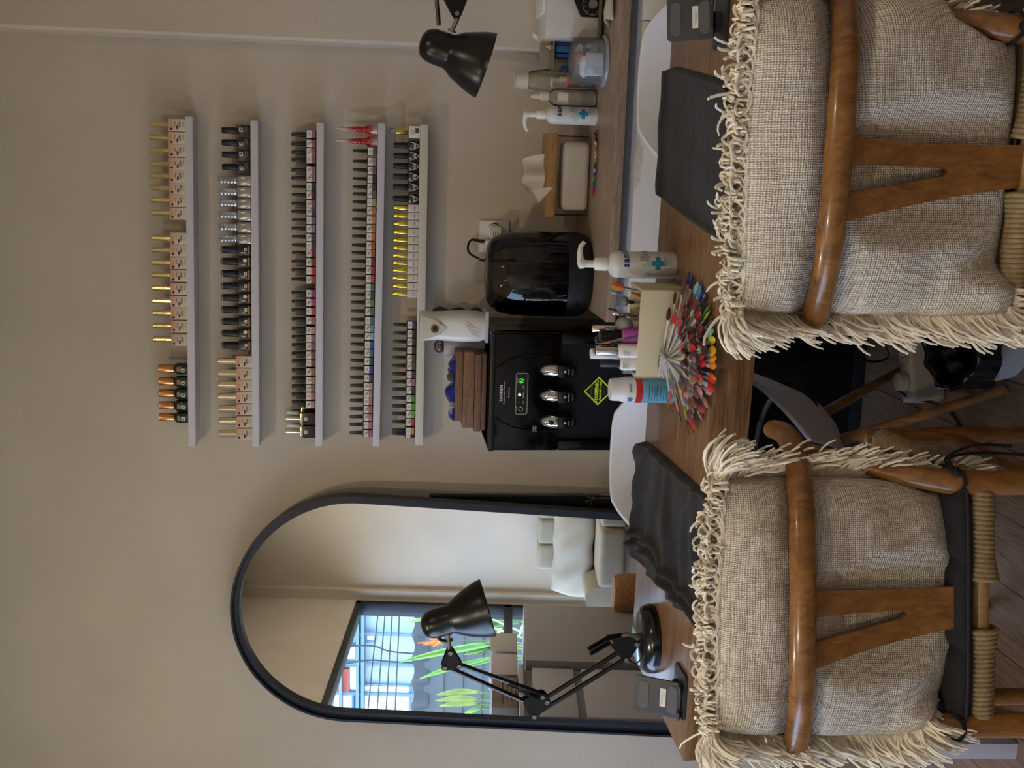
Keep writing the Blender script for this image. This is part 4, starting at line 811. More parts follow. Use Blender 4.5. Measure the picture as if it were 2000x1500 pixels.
# diamond sticker on the recess plate
NEON = mat('neon_yellow', 'd9e832', .5, emit='cfe82a', estr=.12); ys = DY+.0225
q = [py(x, y, ys) for (x, y) in ((1140, 764.5), (1170, 735.5), (1197, 763), (1167, 791.5))]
sc_ = Vector((sum(p.x for p in q)/4, ys, sum(p.z for p in q)/4))
def ringq(s0, s1, yy): return [sc_+(Vector((p.x, ys, p.z))-sc_)*s0+Vector((0, yy, 0)) for p in q], [sc_+(Vector((p.x, ys, p.z))-sc_)*s1+Vector((0, yy, 0)) for p in q]
o_, i_ = ringq(1, .88, -.001); g = MB(); g.add(o_+i_, [(k, (k+1) % 4, 4+(k+1) % 4, 4+k) for k in range(4)], 0); o_, i_ = ringq(.99, .1, -.0006); g.add(o_, [(0, 1, 2, 3)], 1)
stk = g.build('sticker', [NEON, mat('sticker_black', '0c0e0c', .5)], dp, smooth=0)
ps = lambda x, y: py(x, y, ys-.0016)
text('sticker_print', 'DISPENSER', .0088, ps(1155.5, 763.5), mat('print_dim', '5a6a4a', .5), stk)
text('sticker_print', 'HYGIENIC', .0140, ps(1165.5, 764), NEON, stk, bold=.0004); text('sticker_print', 'STAINLESS STEEL', .0076, ps(1173, 763.5), NEON, stk, bold=.0002); text('sticker_print', 'Guarantee', .006, ps(1179, 763), mat('print_dim', '5a6a4a', .5), stk)
# ---- things on top of the dispenser
Z = dz+.001
def topx(x, y, Y=-.27): return py(x, y, Y).x
WBOX = [wood('acacia_%d' % k, a, b, (4, 30, 30), .55, 0, 3, .08) for k, (a, b) in enumerate((('5f4030', '8f6a4a'), ('634430', '9a7350'), ('5c3f2e', '8a6546'), ('523726', '7d5a40')))]
lab = ['topmost wooden board of the stack on the dispenser, under the blue snack pack', 'second wooden board of the stack on the dispenser, the one with a knot', 'third wooden board of the stack on the dispenser', 'lowest wooden board of the stack, lying on the dispenser']
bx = [(955, 946, 691, 841), (945.5, 932, 693, 843), (931, 909, 688, 836), (907.5, 893, 688, 823)]
zb = Z
for k, (xb, xt, yr, yl) in enumerate(bx):
    zt = zb+(py(xt, 765, -.27).z-py(xb, 765, -.27).z)
    xl_, xr_ = topx(xt, yl), topx(xt, yr); j = 3-k
    g = MB(); g.prism([(xl_, -.27), (xr_, -.27), (xr_, -.16), (xl_, -.16)], zb, zt); o = g.build('wooden_board', WBOX[j], bevel=.0025); tag(o, lab[j], 'wooden board', 'wooden boards stacked on the dispenser'); zb = zt+.0008
sn = thing('snack_pack', 'crumpled blue snack pack lying on the topmost wooden board', 'snack pack', (topx(885, 770), -.215, zb))
xl_, xr_ = topx(880, 825), topx(880, 705)
def snk(u, v):
    e = math.sin(PI*u)**.35*math.sin(PI*v)**.4; x = xl_+(xr_-xl_)*u
    dip = 1-.75*math.exp(-((u-.62)/.07)**2)-.35*math.exp(-((u-.84)/.03)**2)
    return (x, -.262+.085*v, zb+.0005+.026*e*dip*(.75+.25*math.sin(u*14+v*3)))
BLUEP = mat('foil_blue', '1c2f86', .25, .2, bump=.25, bscale=60)
g = MB(); g.grid(snk, 44, 12); g.add([(xl_, -.262, zb), (xr_, -.262, zb), (xr_, -.177, zb), (xl_, -.177, zb)], [(0, 3, 2, 1)]); g.build('wrapper', BLUEP, sn, smooth=180)
p = py(887, 797, -.262); text('lettering', 'OREO', .013, (p.x, -.2632, zb+.010), mat('print_white', 'cfcfcb', .5), sn, ey=(0, .5, .85)); text('lettering', 'mini', .010, (p.x+.008, -.2634, zb+.003), mat('print_yellow', 'c9c04a', .5), sn)
MB().ball((topx(880, 738), -.255, zb+.012), .012, 10, 0, None, (1.2, .8, .9)).build('biscuit_piece', mat('biscuit', '5a4638', .8), sn)
# air freshener
fz0, fz1 = Z+.010, py(821, 640, -.30).z
fr = thing('air_freshener', 'white automatic air freshener standing at the right end of the dispenser top', 'air freshener', (topx(900, 641, -.27), -.25, Z))
fxl, fxr = topx(900, 671, -.3), topx(900, 613, -.3); fxc, fw = (fxl+fxr)/2, (fxr-fxl)/2; FH = fz1-fz0
Mq = Matrix.Translation((fxc, -.245, fz0))
prof = [(.86, 0), (.98, .012), (1.02, .05), (1.0, FH*.45), (.94, FH*.68), (.93, FH*.8), (.98, FH*.95), (.97, FH*.985), (.90, FH)]
MB().lathe([(r*fw, z) for r, z in prof], 40, Mq, sq=3.6, sy=1.25).build('housing', mat('white_gloss', 'e7e5e2', .3), fr, smooth=50)
g = MB(); nz = FH*.78
def cone(u, v): hw_ = fw*(.30+.52*v**.7)*(1 if v > .02 else .6); x = (2*u-1)*hw_; return (fxc+x, -.245-fw*1.25*(1.012-.10*(abs(x)/fw)**3), fz0+FH*.66+FH*.325*v-.012*(1-v)*(1-(2*u-1)**2))
g.grid(cone, 16, 8); g.build('spray_recess', mat('recess_cream', 'cdc5b4', .45), fr, smooth=180)
nx = fxc-.002; g = MB(); g.lathe([(.011, 0), (.010, .004), (.006, .0045), (.006, .001), (0, .001)], 24, XZ((nx, -.245-fw*1.28, fz0+nz))); o = g.build('nozzle_ring', mat('nozzle_bronze', '6a5a3a', .3, .6), fr)
MB().lathe([(.005, 0), (.004, .003), (0, .003)], 14, XZ((nx, -.247-fw*1.28, fz0+nz))).build('nozzle', BLKM, o)
g = MB()
for k in range(3): g.tube(spline([(fxc-fw*.6+.012*k, -.247-fw*1.245, fz0+.02), (fxc-fw*.2+.008*k, -.247-fw*1.255, fz0+.045+.006*k), (fxc+fw*.1, -.247-fw*1.26, fz0+.035), (fxc+fw*.5-.01*k, -.247-fw*1.25, fz0+.06)], 5), .0008, 5)
g.build('relief_lines', mat('white_gloss', 'e7e5e2', .3), fr)
MB().box((fxc+.004, -.25, Z+.005), (fw*2.1, fw*2.4, .0095)).build('stand', mat('stand_grey', 'b9bcc2', .35), fr, bevel=.003)
# cup and small bag behind, film bag on the wall side
c = (topx(900, 681, -.2), -.17); cu = thing('paper_cup', 'grey white cup between the air freshener and the wooden boards', 'cup', (*c, Z)); z1 = py(870, 681, -.2).z
MB().lathe([(.020, Z), (.027, z1), (.0285, z1+.001), (.0285, z1+.004), (.026, z1+.004), (.024, z1-.003), (.018, Z+.004)], 28, Matrix.Translation((*c, 0))).build('cup_body', mat('cup_grey', 'c4bfc4', .5), cu)
g = MB(); g.ball((c[0]+.002, c[1], z1+.016), .022, 12, 0, None, (.95, .8, .75))
for k in range(26): a_ = random.uniform(0, 2*PI); rr = random.uniform(0, .014); g.tube([(c[0]+rr*math.cos(a_), c[1]+rr*math.sin(a_), z1), (c[0]+rr*1.1*math.cos(a_)+.003, c[1]+rr*math.sin(a_), z1+.022)], .0012, 4, 1)
o = g.build('stick_bag', [clear('bag_film', 'e6dede', .35, .1, .12, 'c8b8b8'), mat('stick_maroon', '5a2226', .6)]); tag(o, 'small clear bag of maroon sticks resting in the grey cup', 'bag')
a, b = py(850, 606, -.03), py(915, 612, -.03); g = MB()
def bagw(u, v): return (a.x+(b.x-a.x)*u+.028*v, -.012-.02*math.sin(PI*v)*math.sin(PI*u)-.004*math.sin(u*23+v*9), Z+(a.z-Z)*(.08+.92*u)+.006*math.sin(v*11+u*5))
zA, zB = py(845, 607, -.02).z, Z; xA = py(880, 602, -.02).x
def bagw(u, v): s = math.sin(PI*u); return (xA-.055*(1-v)+.004*math.sin(u*17), -.022-.014*math.sin(PI*v)-.003*math.sin(u*23+v*9), zB+(zA-zB)*u)
g.grid(bagw, 30, 10); o = g.build('plastic_bag', mat('bag_plum', '4a3a3c', .45), smooth=180); sd = o.modifiers.new('t', 'SOLIDIFY'); sd.thickness = .001
tag(o, 'crumpled dark plum bag against the wall behind the air freshener', 'bag')
# ------------------------------------------------------------------ nail table
TZ = .75; TA = math.radians(-2.0); TC = Vector((-.36, -.804, TZ)); TD = .491
tex = Vector((math.cos(TA), math.sin(TA), 0)); tey = Vector((math.sin(TA), -math.cos(TA), 0))   # along the table, towards the camera
tl0 = (pz(1315, 1415, TZ)-TC).dot(tex)-.032; TLX, TRX = tl0, 1.35
WAL = wood('walnut_laminate', '543a24', '9b734c', (1.6, 26, 26), .34, .15, 3.2, .03, knots=1.2)
tb_ = thing('nail_table', 'long walnut nail table with thick front edge and white end panel', 'table', TC+tex*.1+tey*.25-Vector((0, 0, TZ)), TA)
MT_ = frame(TC, tex, -tey, (0, 0, 1))
MB().box(((TLX+TRX)/2, -TD/2, -.0125), (TRX-TLX, TD, .025), 0, MT_).build('tabletop', WAL, tb_, bevel=.0015)
MB().box(((TLX+TRX)/2, -TD+.011, -.0515), (TRX-TLX, .02, .053), 0, MT_).build('front_apron', WAL, tb_, bevel=.001)
MB().box(((TLX+TRX)/2, -.012, -.052), (TRX-TLX, .02, .053), 0, MT_).build('back_apron', WAL, tb_, bevel=.001)
LP = mat('leg_panel_white', 'd3d8f0', .45)
MB().hexa([(TLX-.028, -TD+.006, -TZ), (TLX+.008, -TD+.006, -TZ), (TLX+.008, -.006, -TZ), (TLX-.028, -.006, -TZ), (TLX+.002, -TD+.006, -.026), (TLX+.038, -TD+.006, -.026), (TLX+.038, -.006, -.026), (TLX+.002, -.006, -.026)], 0, MT_).build('end_panel', LP, tb_, bevel=.001)
MB().box((TRX-.03, -TD/2, -.079-(TZ-.079)/2), (.036, TD-.03, TZ-.079), 0, MT_).build('end_panel', LP, tb_, bevel=.001)
# ------------------------------------------------------------------ things on the table
c = pz(1324, 521, TZ); H = (py(1139, 521, c.y).z-TZ)
r = (py(1260, 495, c.y).x-py(1260, 548, c.y).x)/2
sanitizer('sanitizer_bottle', 'white pump sanitizer bottle with blue cross at the front on the walnut table', (c.x, c.y+r), TZ, H*.975, r, PI*.08, .12)
# cream holder box, open at the top
A = pz(1344, 566, TZ); L_ = .190; zt = py(1253, 566, A.y).z; dp_ = .10
Mh = frame(A, -tex, tey*-1, (0, 0, 1)); hb = thing('brush_holder', 'open cream box holding brushes and small bottles on the walnut table', 'box', A-tex*L_*.5-tey*dp_*.5, TA)
g = MB(); h = zt-TZ; t = .005
for (cx, cy, sx, sy) in ((L_/2, t/2, L_, t), (L_/2, dp_-t/2, L_, t), (t/2, dp_/2, t, dp_), (L_-t/2, dp_/2, t, dp_)): g.box((cx, cy, h/2), (sx, sy, h))
g.box((L_/2, dp_/2, t/2), (L_, dp_, t))
g2 = MB(); [g2.add([Mh @ Vector(p)], []) for p in ()]
g.v = [tuple(Mh @ Vector(p)) for p in g.v]; g.build('box_body', mat('cream_card', 'd3c9a9', .6, bump=.05), hb, bevel=.0008)
def hp(l, d, z): return Mh @ Vector((l, d, z))
def stick(name, label, base, top, rad, m_, tipm=None, tl=.02, tr=None, cat='brush', ferr=None):
    """a brush standing in the holder: BASE inside the box, TOP the bristle end"""
    b, t_ = Vector(base), Vector(top); ax = (t_-b).normalized(); L = (t_-b).length
    rt = thing(name, label, cat, b)
    q = b+ax*(L-tl); q0 = b+ax*(L-tl*1.9)
    MB().tube([b, b+ax*(L*.5), q0 if ferr else q], [rad*.7, rad, rad*.8], 8).build('handle', m_, rt)
    if ferr: MB().tube([q0, q], [rad*.85, rad*.95], 8).build('ferrule', ferr, rt)
    if tipm:
        tr = tr or rad; MB().tube([q, q+ax*tl*.45, q+ax*tl*.85, t_], [tr*.8, tr*1.15, tr*.7, tr*.15], 8).build('bristles', tipm, rt)
    return rt
STEEL = mat('steel', 'c9c7c3', .18, 1); OBR = mat('bristle_orange', 'c0702a', .8); DKH = mat('handle_dark', '221f22', .35); ROSE = mat('handle_rosy', '9a7468', .35); GRN = mat('bristle_grey', '6f7a72', .9); SLV = mat('handle_silver', 'b5aca2', .25, .7)
def tv(x, y, d): Y = (hp(0, d, 0)).y; return py(x, y, Y)
bs = [('orange fan-tipped brush leaning to the right in the cream holder', (.03, .03), (1193, 556), .004, SLV, OBR, .028, .0085, SLV),
      ('short orange and silver brush low in the right of the cream holder', (.05, .045), (1232, 572), .0035, SLV, OBR, .02, .005, SLV),
      ('clear-handled brush with brass ferrule leaning right in the cream holder', (.06, .05), (1186, 567), .0028, CLR, CLR, .01, .003, STEEL),
      ('grey round-headed powder brush in the cream holder', (.045, .06), (1212, 588), .0045, ROSE, GRN, .016, .010, DKH),
      ('thin clear stick tallest in the middle of the cream holder', (.075, .05), (1171, 600), .0022, CLR, CLR, .02, .0022, DKH),
      ('rosy-handled brush with steel ferrule in the middle of the cream holder', (.07, .055), (1195, 612), .004, ROSE, STEEL, .03, .004, STEEL),
      ('black-tipped brush with white handle beside the black cap in the holder', (.115, .04), (1182, 641), .0035, DKH, GRN, .01, .004, STEEL),
      ('slim bristle brush with clear lilac handle leaning left in the holder', (.085, .02), (1169, 672), .003, clear('lilac_clear', 'd8c8e8', .3, .05, .3, 'a58ac0'), OBR, .03, .0022, STEEL)]
for (lb, (l, d), (x, y), rd_, hm, tm, tl_, tr_, fe) in bs: stick('nail_brush', lb, hp(l, d, .012), tv(x, y, d*.6+.01), rd_, hm, tm, tl_, tr_, 'brush', fe)
def pol(name, label, l, d, hb_, body, bm_, cap, capw, m_body, m_cap, extra=None):
    p = hp(l, d, t); o = thing(name, label, 'nail polish', p)
    MB().lathe([(bm_*.95, 0), (bm_, .002), (bm_, body-.006), (bm_*.8, body-.001), (bm_*.5, body)], 22, Matrix.Translation(p), sq=3.2).build('body', m_body, o)
    MB().lathe([(capw, body), (capw, body+cap-.002), (capw*.85, body+cap)], 20, Matrix.Translation(p)).build('cap', m_cap, o)
    if extra: extra(o, p)
    return o
def wl(o, p): label_lines(MB(), (p.x, p.y-.0165, p.z+h+.022), .016, .014, 4).build('print_lines', mat('print_grey', '8b9196', .5), o, smooth=0)
z_ = lambda x, y, d: tv(x, y, d).z-TZ-t
pol('nail_polish', 'white polish bottle with tall silver cap at the front of the cream holder', .135, .022, 0, z_(1206, 705, .02), .0155, z_(1163, 700, .02)-z_(1206, 705, .02), .0105, mat('white_glass', 'dcd9d8', .3), STEEL, wl)
pol('nail_polish', 'white polish bottle with white cap behind the silver-capped one in the cream holder', .150, .06, 0, z_(1200, 708, .05), .014, .05, .0115, mat('white_glass', 'dcd9d8', .3), WP)
pol('nail_polish', 'white polish bottle with matte black cap at the left of the cream holder', .163, .024, 0, z_(1211, 715, .02), .0145, z_(1174, 715, .02)-z_(1211, 715, .02), .0085, mat('white_glass', 'dcd9d8', .3), BLKM, wl)
pol('nail_polish', 'bright purple polish bottle with long black cap in the cream holder', .105, .035, 0, z_(1213, 664, .03), .0165, z_(1172, 660, .03)-z_(1213, 664, .03), .0115, mat('purple_glass', 'a1469a', .2, coat=.5), BLKP)
pol('nail_polish', 'polish with pale gold cap behind the purple one in the cream holder', .098, .072, 0, z_(1200, 652, .07), .0135, z_(1157, 652, .07)-z_(1200, 652, .07), .0075, DGRN, CHAMP)
pol('nail_polish', 'amber polish bottle with black cap behind the silver-capped one', .122, .075, 0, z_(1195, 678, .07), .014, .035, .009, mat('amber_glass', '5a3a14', .15, coat=.5), BLKP)
g = MB(); p = hp(.175, .06, 0); g.lathe([(.017, t), (.019, h+.012), (.0185, h+.016), (.016, h+.016)], 24, Matrix.Translation((p.x, p.y, TZ))); tag(g.build('small_jar', clear('jar_pale', 'dfe6f2', .3, .06, .5, 'b8c2d6')), 'small pale jar at the far left inside the cream holder', 'jar')
tz_ = hp(.088, .05, 0); g = MB(); g.ball((tz_.x, tz_.y, TZ+h+.022), .021, 12, 0, None, (1, .8, .9)); g.box((tz_.x, tz_.y, TZ+h*.5+.003), (.028, .02, h)); o = g.build('lint_puff', mat('puff_grey', 'a9a6a2', .95, bump=.6, bscale=90)); tag(o, 'pale grey puff among the brushes in the middle of the cream holder', 'puff')
# blue spray can like bottle with red band
c = pz(1321, 765, TZ); c = Vector((c.x, c.y+.02, TZ)); zz = lambda x: py(x, 765, c.y).z; r = (py(1270, 740, c.y-.025).x-py(1270, 791, c.y-.025).x)/2
bl = thing('powder_bottle', 'light blue bottle with red band and white cap on the walnut table', 'bottle', c); Mt = Matrix.Translation((c.x, c.y, 0))
MB().lathe([(r*.96, TZ), (r, TZ+.004), (r, zz(1250))], 32, Mt).build('body', mat('body_sky_blue', '6aa9c4', .4), bl)
MB().lathe([(r, zz(1250)), (r*1.015, zz(1248)), (r*1.0, zz(1237))], 32, Mt).build('red_band', mat('band_red', 'c02a22', .35), bl)
MB().lathe([(r*1.0, zz(1237)), (r*.98, zz(1222)), (r*.93, zz(1212)), (r*.88, zz(1210)), (r*.86, zz(1196)), (r*.80, zz(1191)), (r*.3, zz(1190))], 32, Mt).build('cap', mat('cap_milky', 'd9dad9', .4), bl)
BT = mat('print_dark_blue', '27506a', .5); g = MB()
for q in range(9): cyl_label(g, c, r, zz(1262+5.5*q)-.0006, zz(1262+5.5*q)+.0006, -.75, .55-.12*(q % 3))
cyl_label(g, c, r, zz(1290), zz(1289), -.3, .5); cyl_label(g, c, r, zz(1277), zz(1276), -.3, .5)
g.build('print_lines', BT, bl, smooth=0)
g = MB(); cyl_label(g, c, r*.99, zz(1231), zz(1222), -.85, -.45, 0, 6, .0012); g.build('cap_emblem', mat('emblem_blue', '3c6ea8', .5), bl, smooth=0)
for i, ch in enumerate('purol'):
    a = .05+i*.14; text('lettering', ch, .0085, (c.x+(r*.975+.001)*math.sin(a), c.y-(r*.975+.001)*math.cos(a), zz(1226)), mat('print_navy', '1f3374', .5), bl, (math.cos(a), math.sin(a), 0), (0, 0, 1), .0002)
# big fan of clear nail sticks on a ring
ring_c = py(1297, 700, hp(.1, 0, 0).y-.012)
fan = thing('nail_swatch_fan', 'large fan of clear sticks with coloured nail tips leaning on the cream holder', 'nail swatches', (ring_c.x, ring_c.y-.09, TZ))
MB().tube([ring_c+tex*(.021*math.cos(2*PI*k/24))*1.5+Vector((0, 0, .012*math.sin(2*PI*k/24)))+tey*(.004*math.sin(4*PI*k/24)) for k in range(24)], .0012, 5, closed=True).build('bead_ring', mat('bead_steel', 'a49a90', .3, .9), fan)
STK = clear('stick_clear', 'fbfafa', .12, .06, .48, 'f3f0ef')
pal = ['6a1a20', '7c1b22', 'a01c24', 'b81d26', '3a0f14', '5c0f18', '2a1414', '8a2027', '471418', '70121a', 'c82a20', '3c2422', '4a2c2a', '6b4a44', '8a5a50', '33201e', '58403c', 'a8725e', '241c24', '5a3a4a', '7d4a5a', 'b88070', 'c9a08a', '9a3a3e', 'b8524e', 'c06a6a', 'd08a8a', '7a5046', 'd0a050', '4a2018', '86a83a', '6a4a30', 'c8743a', '3a2a3a', '7a6a6e', '2a2a5a', 'b0b4b0', '55586a', 'a3646c', 'cf9a90', 'c98f84', 'd27a7a', 'e08a4a']
edge = ['3a1c5a', '1b1c4a', '8fb6b8', '3f8fc0', '1d2f7a', '15235a', '2fa030', '8fc030', '1f5a3a', '63b5b0', 'd8c030', 'e0a020', 'e8a030', 'e89a28', 'e08020', 'd85a1a', 'd02a20', 'c82a24', 'c8928c', 'b06a6c', '8a2a34', 'a04a50', 'd7a28f', '2a1a3a', 'b04030', '7a3a2a']
cnt = 0
ep = [pz(x, y, TZ) for (x, y) in ((1352, 530), (1372, 548), (1388, 580), (1398, 620), (1404, 665), (1406, 705), (1403, 745), (1396, 780), (1383, 812), (1365, 838), (1350, 850))]
EPS = spline(ep, 10)
def along(s): i = min(len(EPS)-2, max(0, int(s*(len(EPS)-1)))); return EPS[i].lerp(EPS[i+1], s*(len(EPS)-1)-i)
for layer, (n, dz0, pull, jit) in enumerate(((27, .004, 0.0, .008), (27, .015, .09, .012), (25, .026, .19, .014), (20, .037, .31, .014))):
    for k in range(n):
        s = (k+.5)/n+random.uniform(-.3, .3)/n; e = along(min(.999, max(0, s))); e = Vector((e.x, e.y, TZ+dz0))
        st_ = ring_c+tex*((s-.5)*.085)+Vector((0, 0, random.uniform(-.008, .006)+.004*layer-.006))-tey*-.003
        e = e+(st_-e)*pull+Vector((random.gauss(0, jit*.3), random.gauss(0, jit*.3), random.uniform(0, .004)))
        if layer == 0: col = edge[k % len(edge)]
        elif s < .42: col = random.choice(pal[:12]) if layer > 1 else random.choice(pal[:20])
        elif s < .65: col = random.choice(pal[10:24])
        else: col = random.choice(pal[20:])
        ax = (e-st_).normalized(); L = (e-st_).length; up_ = Vector((0, 0, 1)); up_ = (up_-ax*up_.dot(ax)).normalized(); sd_ = ax.cross(up_)
        twist = random.uniform(-.5, .5); sd2 = sd_*math.cos(twist)+up_*math.sin(twist); up2 = sd2.cross(ax)
        g = MB(); f = frame(st_, ax, sd2, up2)
        tipL = .028; w0, w1 = .0026, .0080
        g.add([(0, -w0, 0), (0, w0, 0), (L-tipL, -w0*2.2, 0), (L-tipL, w0*2.2, 0), (0, -w0, .0012), (0, w0, .0012), (L-tipL, -w0*2.2, .0012), (L-tipL, w0*2.2, .0012)], [(0, 2, 3, 1), (4, 5, 7, 6), (0, 4, 6, 2), (1, 3, 7, 5)], 1, f)
        def nt_(u, v):
            w = w1*(math.sin(PI*min(1, (v*.80+.20)))**.55 if v < 1 else 0); a = (u-.5)*2
            return (L-tipL+tipL*v, a*w, .0012+.0026*(1-a*a)*math.sin(PI*min(1, v*.85+.15)))
        g.grid(nt_, 6, 8, 0, f); o = g.build('swatch_stick', [mat('tip_'+col, col, .25, coat=.4), STK], fan, smooth=180); cnt += 1
# ------------------------------------------------------------------ towels
TOWM = mat('towel_charcoal', '1b1a1d', .98, bump=1.0, bscale=420, var=.3, vscale=60, sheen=.12)
def towel(name, label, corners, hfn, N=60, m_=TOWM, thick=.005, hem=.008):
    P = [pz(x, y, TZ) for (x, y) in corners]; g = MB()                 # far-left, far-right, near-right, near-left
    def fn_(u, v):
        p = P[0]*(1-u)*(1-v)+P[1]*u*(1-v)+P[2]*u*v+P[3]*(1-u)*v
        m_x = P[0].lerp(P[1], .5).lerp(P[2].lerp(P[3], .5), .5)
        cr = (abs(2*u-1)**6*abs(2*v-1)**6); p = p.lerp(m_x, .10*cr)    # rounded corners
        e = min(u, 1-u, v, 1-v); k = min(1, e/.025)
        rim = .0035*math.exp(-((e-.035)/.012)**2)
        return (p.x, p.y, TZ+.001+k*(thick+hfn(u, v)+rim))
    g.grid(fn_, N, N, flip=True); vs = len(g.v)
    return tag(g.build(name, m_, smooth=180), label, 'towel')
def w1(u, v):
    z = .006*math.sin(v*21+u*3+2*math.sin(u*5))*math.sin(PI*v)*.35 + .010*math.exp(-((v-.06)/.10)**2)*(.7+.3*math.sin(u*23))*(u**.5)+.010*max(0, math.sin(PI*v))**2*math.exp(-((u-.5)/.5)**2)
    for (o_, a_, k_, amp, wd_) in ((.12, .25, 0, .010, .035), (.34, .12, 0, .008, .03), (.55, -.1, 0, .009, .04), (.72, .15, 0, .007, .025), (.85, -.2, 0, .006, .03)):
        d_ = v-(o_+a_*(u-.5)+.03*math.sin(u*6+o_*9)); z += amp*math.exp(-(d_/wd_)**2)*(.4+.6*math.sin(PI*min(1, u*.9+.1)))
    for (o_, amp, wd_) in ((.13, .010, .03), (.22, .008, .025)): z += amp*math.exp(-((u-o_-.08*math.sin(v*5))/wd_)**2)
    return z*1.9
towel('towel', 'crumpled charcoal towel spread in front of the left lamp on the table', [(1243, 1092), (1252, 848), (1408, 985), (1404, 1262)], w1)
def w2(u, v): return .012*math.exp(-((v-.02)/.05)**2)+.0025*math.sin(v*9+u*2)*math.sin(PI*v)+.0016*math.sin(u*14+v*5)+.002*math.exp(-((v-.45-.1*(u-.5))/.015)**2)+.0018*math.exp(-((v-.7)/.012)**2)
towel('towel', 'flat black towel with folded far edge on the right part of the table', [(1292, 390), (1307, 124), (1428, 158), (1440, 497)], w2)
# ------------------------------------------------------------------ folding phone stands
SG = mat('stand_graphite', '3a3b3c', .5); SGP = mat('stand_pad', '5d5d5c', .75); SGD = mat('stand_dark', '26282a', .45)
def phone_stand(label, base_c, yaw, plate, bw, bd, mirror_=1):
    """PLATE = (centre, right vector, up vector, width, height)"""
    t_ = thing('phone_stand', label, 'phone stand', base_c, yaw); Mb = rotz(base_c, yaw)
    MB().prism(rrect(-bw/2, -bd/2, bw/2, bd/2, .012), 0, .005, 0, Mb).build('base_plate', SGD, t_, bevel=.0008)
    cP, rv_, uv_, w, hh = plate; nv = rv_.cross(uv_); Mp = frame(cP, rv_, uv_, nv)
    pl_ = MB().prism(rrect(-w/2, -hh/2, w/2, hh/2, .008), -.004, .001, 0, Mp).build('rest_plate', SG, t_, bevel=.0006)
    for s in (hh*.30, -hh*.32): MB().prism(rrect(-w*.38, s-hh*.11, w*.38, s+hh*.11, hh*.105), .001, .0022, 0, Mp).build('rubber_pad', SGP, pl_)
    MB().box((w*.02, -hh*.12, .0016), (w*.50, hh*.125, .0008), 0, Mp).build('sticker', WHT, pl_)
    g = MB()
    for q in range(3): g.box((w*.02, -hh*.092-hh*.028*q, .0022), (w*(.40-.07*q), hh*.006, .0004), 0, Mp)
    g.build('sticker_print', mat('print_grey', '8b9196', .5), pl_, smooth=0)
    for s in (-1, 1): MB().hexa([(s*w*.36-.009, -hh/2-.002, -.004), (s*w*.36+.009, -hh/2-.002, -.004), (s*w*.36+.009, -hh/2-.002, .014), (s*w*.36-.009, -hh/2-.002, .014), (s*w*.36-.009, -hh/2+.008, -.004), (s*w*.36+.009, -hh/2+.008, -.004), (s*w*.36+.009, -hh/2+.004, .014), (s*w*.36-.009, -hh/2+.004, .014)], 0, Mp).build('lip', SG, pl_, bevel=.002)
    a = Mb @ Vector((0, bd*.15, .006)); b = Mp @ Vector((0, -hh*.1, -.017)); mid = a.lerp(b, .5)+Vector((0, .015, 0))
    MB().tube([a, mid, b], [.011, .010, .010], 10).build('arm', SGD, t_)
    for p in (a, b): MB().lathe([(.011, -.018), (.011, .018)], 18, frame(p, Vector((0, 0, 1)), rv_.cross((0, 0, 1)), rv_)).build('hinge', SGD, t_)
    return t_
pb_ = pz(1331, 1350, TZ); fw_ = pz(1346, 1338, TZ)-pz(1317, 1292, TZ); fw_.z = 0; fw_.normalize()
rv_ = Vector((-fw_.y, fw_.x, 0)); tl_ = math.radians(30); uv_ = Vector((0, 0, 1))*math.cos(tl_)-fw_*math.sin(tl_)
mc_ = py(1284, 1361, pb_.y+.005)
phone_stand('grey folding phone stand at the left end of the table beside the lamp base', Vector((pb_.x, pb_.y-.0, TZ)), math.atan2(rv_.y, rv_.x), (mc_, rv_, uv_, .080, .100), .10, .085)
pb_ = pz(1412, 42, TZ); Yp = pb_.y
TL, TR, BR, BL = py(1303, 79, Yp+.03), py(1302, -8, Yp+.03), py(1393, -6, Yp-.005), py(1393, 79, Yp-.005)
rv_ = ((TR-TL)+(BR-BL)).normalized(); uv_ = ((TL-BL)+(TR-BR)); uv_ = (uv_-rv_*uv_.dot(rv_)).normalized()
phone_stand('grey folding phone stand at the right end of the table beside the flat towel', Vector((pb_.x, pb_.y, TZ)), 0.0, ((TL+TR+BR+BL)/4, rv_, uv_, ((TR-TL).length+(BR-BL).length)/2, ((TL-BL).length+(TR-BR).length)/2), .10, .08)
